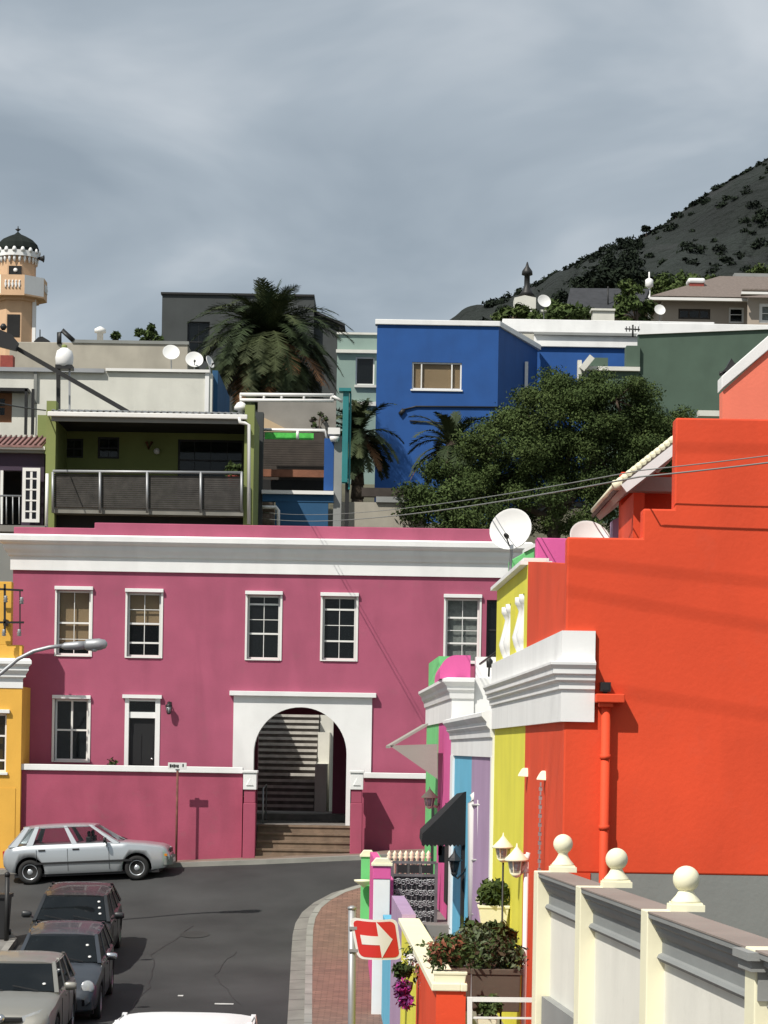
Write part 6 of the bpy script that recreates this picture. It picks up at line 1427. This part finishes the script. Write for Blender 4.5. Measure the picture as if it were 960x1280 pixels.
# ---- house with tan roof on the right hill
Y = 150.0; th = root('tan_roofed_house',900,400,Y,'beige house with a low hipped grey brown roof high on the right','house',zb=24)
hs = [tuple([AX(u0,(v0+v1)/2,Y),AX(u1,(v0+v1)/2,Y),AZ((u0+u1)/2,v1,Y),AZ((u0+u1)/2,v0,Y)]) for u0,u1,v0,v1 in ((848,888,386,399),(911,930,384,404))]
w_ = MB().m(SANDW); w_.wall(AX(828,390,Y),AX(940,390,Y),22,AZ(880,376,Y),Y,Y+.3,hs); w_.build('wall',th)
for h_,c_n in zip(hs,(3,1)): window(th,*h_,Y,cols=c_n,rails=() if c_n == 3 else (.55,),frame=DWOOD if c_n == 3 else WMET,fw=.12,bars=.1)
B(SANDW,(AX(828,390,Y),AX(828,390,Y)+.3,Y+.3,Y+9,22,AZ(880,376,Y))).build('side_wall',th)
rt = MB().m(TILE); xa0,xa1 = AX(812,375,Y),AX(1010,375,Y); ze_ = AZ(900,374,Y); zr2 = AZ(900,345,Y+5)
rt.add([(xa0,Y-.8,ze_),(xa1,Y-.8,ze_),(xa1,Y+5,zr2),(AX(900,350,Y+5),Y+5,zr2),(xa0,Y+11,ze_),(xa1,Y+11,ze_)],[(0,1,2,3),(0,3,4),(4,3,2,5),(0,4,5,1)],False); rt.build('roof',th)
part('gutter',th,WMET,804,938,372,375.5,Y-.9,.3); part('bracket',th,WMET,810,815,376,382,Y-.8,.2)
ch_ = part('chimney',th,BRICKR,862,880,353,368,Y+2,1.0,zbase=AZ(870,375,Y)); b = MB().m(WHITE); b.box(AX(860,350,Y+2),AX(881.5,350,Y+2),Y+1.9,Y+3.1,AZ(870,354,Y+2),AZ(870,347.5,Y+2)); b.build('chimney_cap',ch_,bev=.12)
Y2 = 146; rh = root('gabled_annex',950,400,Y2,'right hand wing with its own grey roof and white shutters at the right edge','house',zb=24)
w_ = MB().m(SANDW); hx = (AX(949,390,Y2),AX(985,390,Y2),AZ(960,404,Y2),AZ(960,379,Y2)); w_.wall(AX(935,390,Y2),AX(1010,390,Y2),22,AZ(960,372,Y2),Y2,Y2+.3,[hx]); w_.build('wall',rh); window(rh,*hx,Y2,cols=2,rails=(.5,),inner=CURT,pane=GLASSB,fw=.2)
b = MB().m(TILE); b.add([(AX(926,364,Y2),Y2-.8,AZ(926,364,Y2)),(AX(1012,364,Y2),Y2-.8,AZ(1012,365,Y2)),(AX(1012,350,Y2),Y2+3,AZ(1012,352,Y2)),(AX(935,350,Y2),Y2+3,AZ(935,357,Y2)),(AX(926,364,Y2),Y2-.8,AZ(926,366,Y2)),(AX(1012,364,Y2),Y2-.8,AZ(1012,367,Y2)),(AX(1012,350,Y2),Y2+3,AZ(1012,354,Y2)),(AX(935,350,Y2),Y2+3,AZ(935,359,Y2))],[(0,1,2,3),(7,6,5,4),(0,4,5,1),(1,5,6,2),(2,6,7,3),(3,7,4,0)],False); b.build('roof',rh)
part('gutter',rh,WMET,927,1010,365,368,Y2-.9,.2)
part('roof_ridge',th,PLINTH,918,1010,342,346,Y+6,.8)
dish(825,387,140,7,'small dish standing before the left corner of the tan roofed house',az=10,tilt=20,arm=False,drop=.5,group='dishes on the hill')
# white building with dark cowl, dish and neighbours
Y = 130.0; wc = root('white_chimney_building',660,400,Y,'white chimney block with a tall dark cowl above the blue house parapet','chimney',zb=17)
p = [at(648,402,Y),at(643,372,Y),at(656,369,Y),at(670,372,Y),at(670,402,Y)]; MB().m(OFFW).prism([(p[0][0],16)]+p[1:4]+[(p[4][0],16)],Y,Y+1.2).build('block',wc)
b = MB().m(METD); b.lathe([(.45,0),(.28,.25),(.16,.5),(.15,1.1),(.3,1.15),(.28,1.35),(.1,1.6),(.03,1.85)],pv(658.5,370,Y+.5),12); b.build('cowl',wc)
dish(680.5,376,126,8.5,'dish beside the white chimney block with the dark cowl',az=15,tilt=20,arm=False,drop=.8,group='dishes on the hill')
b = rect(OFFW,741,768,388,403,Y+2,1.0,zbase=17); b.box(AX(739,387,Y+2),AX(769,387,Y+2),Y+1.9,Y+3.1,AZ(755,388.5,Y+2),AZ(755,386,Y+2)); one('roof_parapet_block',b,'low white roof block with flat cap under the dark roof','building')
b = rect(OFFW,674,693,390,403,Y+1,.8,zbase=17); b.box(AX(675,389,Y+1),AX(692,389,Y+1),Y+.9,Y+1.9,AZ(683,390,Y+1),AZ(683,387.5,Y+1)); one('roof_parapet_block',b,'tiny white roof block beneath the dish','building')
dk = root('dark_roofed_house',750,385,142,'dark roofed house among trees left of the tan roofed house','house',zb=20); Y3 = 142
b = MB().m(mat('dark_slate_roof',(.035,.036,.04),var=.25,scale=3)); p = [pv(707,386,Y3),pv(800,389,Y3),pv(812,361,Y3+4),pv(713,360,Y3+4)]; b.add(p+[(x,y,z_-.3) for x,y,z_ in p],[(0,1,2,3),(7,6,5,4),(0,4,5,1),(1,5,6,2),(2,6,7,3),(3,7,4,0)],False); b.build('roof',dk)
part('wall',dk,SANDW,712,800,387,402,Y3+.5,.3,zbase=19); b = MB().m(METD); b.tube([pv(760,388,Y3+1),pv(760,358,Y3+1)],.05,6); b.build('mast',dk)
b = MB().m(WHITE); b.lathe([(.1,-.3),(.25,-.2),(.25,.2),(.1,.3)],pv(811.5,354,150),12); b.tube([pv(811.5,360,150),pv(811.5,340,150)],.05,6); b.tube([pv(811.5,360,150),pv(811.5,400,150)],.08,6); one('white_lamp',b,'small white lamp on a post above the trees left of the tan roof','lamp')
# ================================================================ hill, trees
HP = [(420,470),(480,440),(570,399),(585,393),(600,391),(615,384),(640,374),(655,367),(680,352),(700,342),(720,331),(745,318),(765,309),(790,300),(810,291),(830,280),(860,258),(885,241),(910,226),(935,212),(960,197),(1010,165),(1100,110),(1250,60),(1500,20)]
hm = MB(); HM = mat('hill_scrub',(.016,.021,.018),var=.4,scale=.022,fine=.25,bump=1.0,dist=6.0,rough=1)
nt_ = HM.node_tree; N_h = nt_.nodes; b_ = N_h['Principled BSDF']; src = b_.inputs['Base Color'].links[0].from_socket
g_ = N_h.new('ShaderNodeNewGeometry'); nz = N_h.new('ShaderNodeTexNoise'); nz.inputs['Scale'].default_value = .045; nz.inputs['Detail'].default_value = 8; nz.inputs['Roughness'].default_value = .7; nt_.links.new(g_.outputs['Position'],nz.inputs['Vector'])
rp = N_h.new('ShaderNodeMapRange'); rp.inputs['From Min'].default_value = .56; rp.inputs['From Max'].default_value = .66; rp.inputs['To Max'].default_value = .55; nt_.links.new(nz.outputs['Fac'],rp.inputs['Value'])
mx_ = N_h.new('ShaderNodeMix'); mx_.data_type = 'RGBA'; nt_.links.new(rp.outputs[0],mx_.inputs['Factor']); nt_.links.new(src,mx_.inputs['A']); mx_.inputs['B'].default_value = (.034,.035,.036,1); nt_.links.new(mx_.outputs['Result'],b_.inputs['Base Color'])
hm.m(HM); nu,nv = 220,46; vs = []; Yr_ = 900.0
rnd = random.Random(11)
from mathutils import noise as mnoise
def ridge(u): return lerp_tab(HP,u)
for j in range(nv+1):
    t = j/nv
    for i in range(nu+1):
        u = 420+(1250-420)*i/nu; v = ridge(u); X_,Z_ = at(u,v,Yr_)
        y = Yr_-t*480+(0 if t else 0); z_ = Z_*(1-t)**1.15+28*(1-(1-t)**1.15); 
        nn2 = mnoise.fractal(Vector((X_*.012,y*.012,3.1)),.9,2.2,5)*26*min(1,t*5)*(1-t)+mnoise.fractal(Vector((X_*.05,y*.03,7.1)),.9,2.2,4)*3.0*min(1,t*5+.25)
        vs.append((X_*(1-t*.25), y, z_+nn2-(0 if t else 0)))
# far side
vsb = [(x,Yr_+300,20) for x,y,z_ in vs[:nu+1]]
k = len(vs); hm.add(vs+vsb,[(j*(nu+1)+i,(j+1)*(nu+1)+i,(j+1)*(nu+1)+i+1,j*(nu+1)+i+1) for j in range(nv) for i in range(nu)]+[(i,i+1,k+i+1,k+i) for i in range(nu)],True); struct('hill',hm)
# trees that stand out on the ridge and a scatter of scrub
FAR = [mat('far_leaf_dark',(.015,.020,.015),rough=.95,spec=.05,var=.2,bump=0),mat('far_leaf_mid',(.022,.030,.020),rough=.95,spec=.05,var=.2,bump=0)]
rt_ = [(583,393,3,5),(594,391,4,5),(606,387,4,6),(624,381,5,7),(648,369,5,7),(716,334,5,7),(731,326,4,5),(753,312,5,8),(760,315,4,5),(777,302,6,7),(808,286,6,7),(845,269,3,4),(689,346,4,5),(668,360,4,5)]
for k,(u,v,ru,rv) in enumerate(rt_):
    x,z_ = at(u,v,Yr_-4); r = ru*Yr_/F; h = rv*Yr_/F; zg_ = at(u,ridge(u)+2,Yr_-4)[1]
    t = empty('pine_tree',(x,Yr_-4,zg_),('dark tree on the ridge of the hill' if k != 10 else 'lone dark tree with a flat crown highest on the ridge'),'tree','trees along the ridge' if k != 10 else None)
    MB().m(TRUNK).tube([(x,Yr_-4,zg_-1),(x,Yr_-4,z_)],.35,6,r2=.15).build('trunk',t)
    leafcloud('crown',t,[(x+random.uniform(-.5,.5)*r,Yr_-4,z_+random.uniform(-.2,.3)*h,r*.6,h*.34) for _ in range(4)],260,.75,FAR)
cl = []
for i in range(150):
    u = random.uniform(568,800); q = random.random()**1.5; v = ridge(u)+1.5+q*34; Yq = Yr_-q*120-3; x,z_ = at(u,v,Yq); r = random.uniform(1.2,3.2); cl.append((x,Yq,z_,r*1.1,r*.8))
for i in range(90):
    u = random.uniform(800,960); v = ridge(u)+1.0; x,z_ = at(u,v,Yr_-3); r = random.uniform(.4,1.1); cl.append((x,Yr_-3,z_,r,r*.7))
def hill_at(u,t):
    X_,Z_ = at(u,ridge(u),Yr_); y = Yr_-t*480; z_ = Z_*(1-t)**1.15+28*(1-(1-t)**1.15)
    return X_*(1-t*.25), y, z_+mnoise.fractal(Vector((X_*.012,y*.012,3.1)),.9,2.2,5)*26*min(1,t*5)*(1-t)+mnoise.fractal(Vector((X_*.05,y*.03,7.1)),.9,2.2,4)*3.0*min(1,t*5+.25)
k = 0
while k < 330:
    u,t = random.uniform(600,1010), random.random()**1.3*.55
    if mnoise.noise(Vector((u*.02,t*9,0))) < random.uniform(-.3,.35): continue
    x,y,z_ = hill_at(u,t); r = random.uniform(.7,2.4); cl.append((x,y,z_+r*.2,r*1.2,r*.6)); k += 1
sc_o = leafcloud('hillside_scrub',None,cl,34000,.7,FAR); tag(sc_o,'dark scrub and small trees massed along the lower ridge of the hill','scrub',kind='stuff')
# big tree left of the stepped red house
def blob_tree(u0,Y,zb,lobes,n,size,lab,nc):
    x0 = AX(u0,640,Y); t = empty('leafy_tree',(x0,Y,zb),lab,'tree'); mb = MB().m(TRUNK); cl = []
    z1_ = AZ(u0,640,Y); mb.tube([(x0,Y,zb-.4),(x0+.1,Y,z1_)],.3,9,r2=.2)
    for (u,v,ru,rv,k) in lobes:
        X_,Z_ = at(u,v,Y); rx,rz_ = ru*Y/F,rv*Y/F; mb.tube([(x0+.1,Y,z1_-.3),((x0+X_)/2+.2,Y,(z1_+Z_)/2-.2),(X_,Y,Z_)],.14,7,r2=.03)
        for i in range(k):
            a_ = random.uniform(0,6.283); q = random.uniform(-1,1); h_ = math.sqrt(1-q*q); rr_ = random.uniform(.45,.95)
            p = (X_+rx*rr_*math.cos(a_)*h_, Y+rx*.8*rr_*math.sin(a_)*h_, Z_+rz_*rr_*q); r_ = random.uniform(.28,.62); cl.append(p+(r_*1.15,r_*.75))
            if i % 3 == 0: mb.tube([(X_,Y,Z_),p],.045,5,r2=.012)
    mb.build('trunk',t); leafcloud('crown',t,cl,n,size,LEAF)
blob_tree(690,81,4.5,[(700,520,75,55,40),(655,570,85,60,46),(590,605,62,50,30),(745,570,80,60,42),(770,500,55,38,22),(690,630,120,45,40),(715,490,42,30,14)],150000,.05,'big dense green tree in front of the blue house, largest of all the trees',0)
blob_tree(810,84,5,[(805,560,50,55,30),(832,528,34,28,14),(815,610,50,45,18)],42000,.05,'green tree crown just left of the dark green house, behind the red attic',0)
tree('leafy_tree',(AX(560,640,79),79,4),4,2.2,1.3,'lower dark shrubby tree at the foot of the blue house',n=14000,size=.06,nc=24,cz=AZ(560,640,79),trunk_r=.15)
# palms
palm((AX(335,470,95),95,8.0),AZ(333,426,95)-8.3,3.55,'tall date palm with a wide crown in front of the charcoal building',nf=200,seed=4,tr=.34,lw=.03)
palm((AX(447,600,84),84,5.0),AZ(440,545,84)-5.3,2.0,'smaller palm half hidden behind the teal column',nf=60,seed=8,tr=.22)
palm((AX(566,600,86),86,5.0),AZ(566,560,86)-5.3,2.1,'palm with drooping fronds at the left side of the big tree',nf=60,seed=12,tr=.22)
# garden trees on the hill
gt_ = [((712,395,134),1.6,.8,'low green bush between the dish and the small white roof block'),((795,378,140),1.8,1.7,'rounded tree between the dark roof and the tan roofed house'),((640,396,128),1.4,.6,'dark bush at the foot of the white chimney block'),((700,398,128),2.0,.5,'low hedge along the white parapet'),
 ((845,362,158),2.0,.9,'light green tree behind the left end of the tan roof'),((822,366,160),1.9,1.0,'light green tree beside the white lamp'),((878,358,168),2.2,1.0,'green tree right of the brick chimney'),((955,350,170),2.0,.8,'green tree at the right edge above the tan roof')]
for (u,v,Yq),rx,rzz,lab in gt_:
    x,z_ = at(u,v,Yq); tree('garden_tree',(x,Yq,z_-rzz*2.2),rzz*3,rx,rzz,lab,'tree',n=1800,size=.16,nc=14,cz=z_,trunk_r=.12,mats=LEAF)
x,z_ = at(772,356,300); tree('spreading_tree',(x,300,z_-6),9,5.6,2.9,'large dark spreading tree on the slope above the dark roofed house','tree',n=6000,size=.42,nc=34,cz=z_,trunk_r=.5,mats=FAR)
for (u,v,Yq,rx,rzz,lab) in ((182,412,105,.5,.55,'small dark tree on the skyline left of the charcoal building'),(146,420,104,.3,.2,'tiny bush on the beige roof line'),(190,424,104,.7,.25,'low dark bush at the end of the beige roof')):
    x,z_ = at(u,v,Yq); tree('garden_tree',(x,Yq,z_-1.5),1.8,rx,rzz,lab,'tree',n=500,size=.12,nc=8,cz=z_,trunk_r=.05,mats=LEAF[:2])
# bare tufts before the grey wall of the terrace house
x,z_ = at(397,528,79.8); tree('garden_tree',(x,79.8,z_-1.2),1.6,.45,.55,'thin bare shrub against the concrete wall beside the teal column','shrub',n=220,size=.07,nc=8,cz=z_,trunk_r=.03,mats=[DWOOD,LEAF[0]])
# ================================================================ overhead cables
def cable(pts,lab,r=.012,m_=METD,n=18):
    P = [Vector(pv(*p)) for p in pts]; out = []
    for a_,c in zip(P,P[1:]):
        for i in range(n): t = i/n; q = a_.lerp(c,t); q.z -= .0045*(a_-c).length*4*t*(1-t); out.append(q)
    out.append(P[-1]); return one('overhead_cable',MB().m(m_).tube(out,r,6),lab,'cable')
CABL = mat('pale_cable',(.20,.21,.20),var=.1,rough=.6,bump=0)
cable([(328,640,75.5),(800,588,24.5),(1010,563,24.35)],'upper overhead cable crossing in front of the big tree to the red house',r=.0065,m_=CABL,n=40)
cable([(328,648,75.5),(800,596,24.4),(1010,572,24.25)],'lower, thicker overhead cable crossing in front of the big tree',r=.009,m_=CABL,n=40)
cable([(-20,500,66),(57,513,71.9)],'short cable reaching the top of the left verandah pillar',r=.02)

# service wires slung across the street between the houses, high above the pavement
for (ua,va,ub,vb,Yc_) in ((712,683,960,715,20.4),(712,720,960,770,20.0),(842,543,960,548,20.8),(712,835,960,880,19.6)):
    d_ = 24.7-Yc_; A_ = Vector((AX(ua,va,24.7),24.7,AZ(ua,va,24.7))); B_ = Vector((AX(ub,vb,24.7),24.7,AZ(ub,vb,24.7)))
    k_ = d_/-sd.y; A_ += sd*k_; B_ += sd*k_; e2 = (B_-A_).normalized(); P_a = A_-e2*9; P_b = B_+e2*3
    pts = [P_a.lerp(P_b,t/24)-Vector((0,0,.012*(P_a-P_b).length*4*(t/24)*(1-t/24))) for t in range(25)]
    one('service_wire',MB().m(METD).tube(pts,.008,6),'thin service wire slung high across the street above the red house wall','cable','service wires above the street')
bpy.context.view_layer.update()
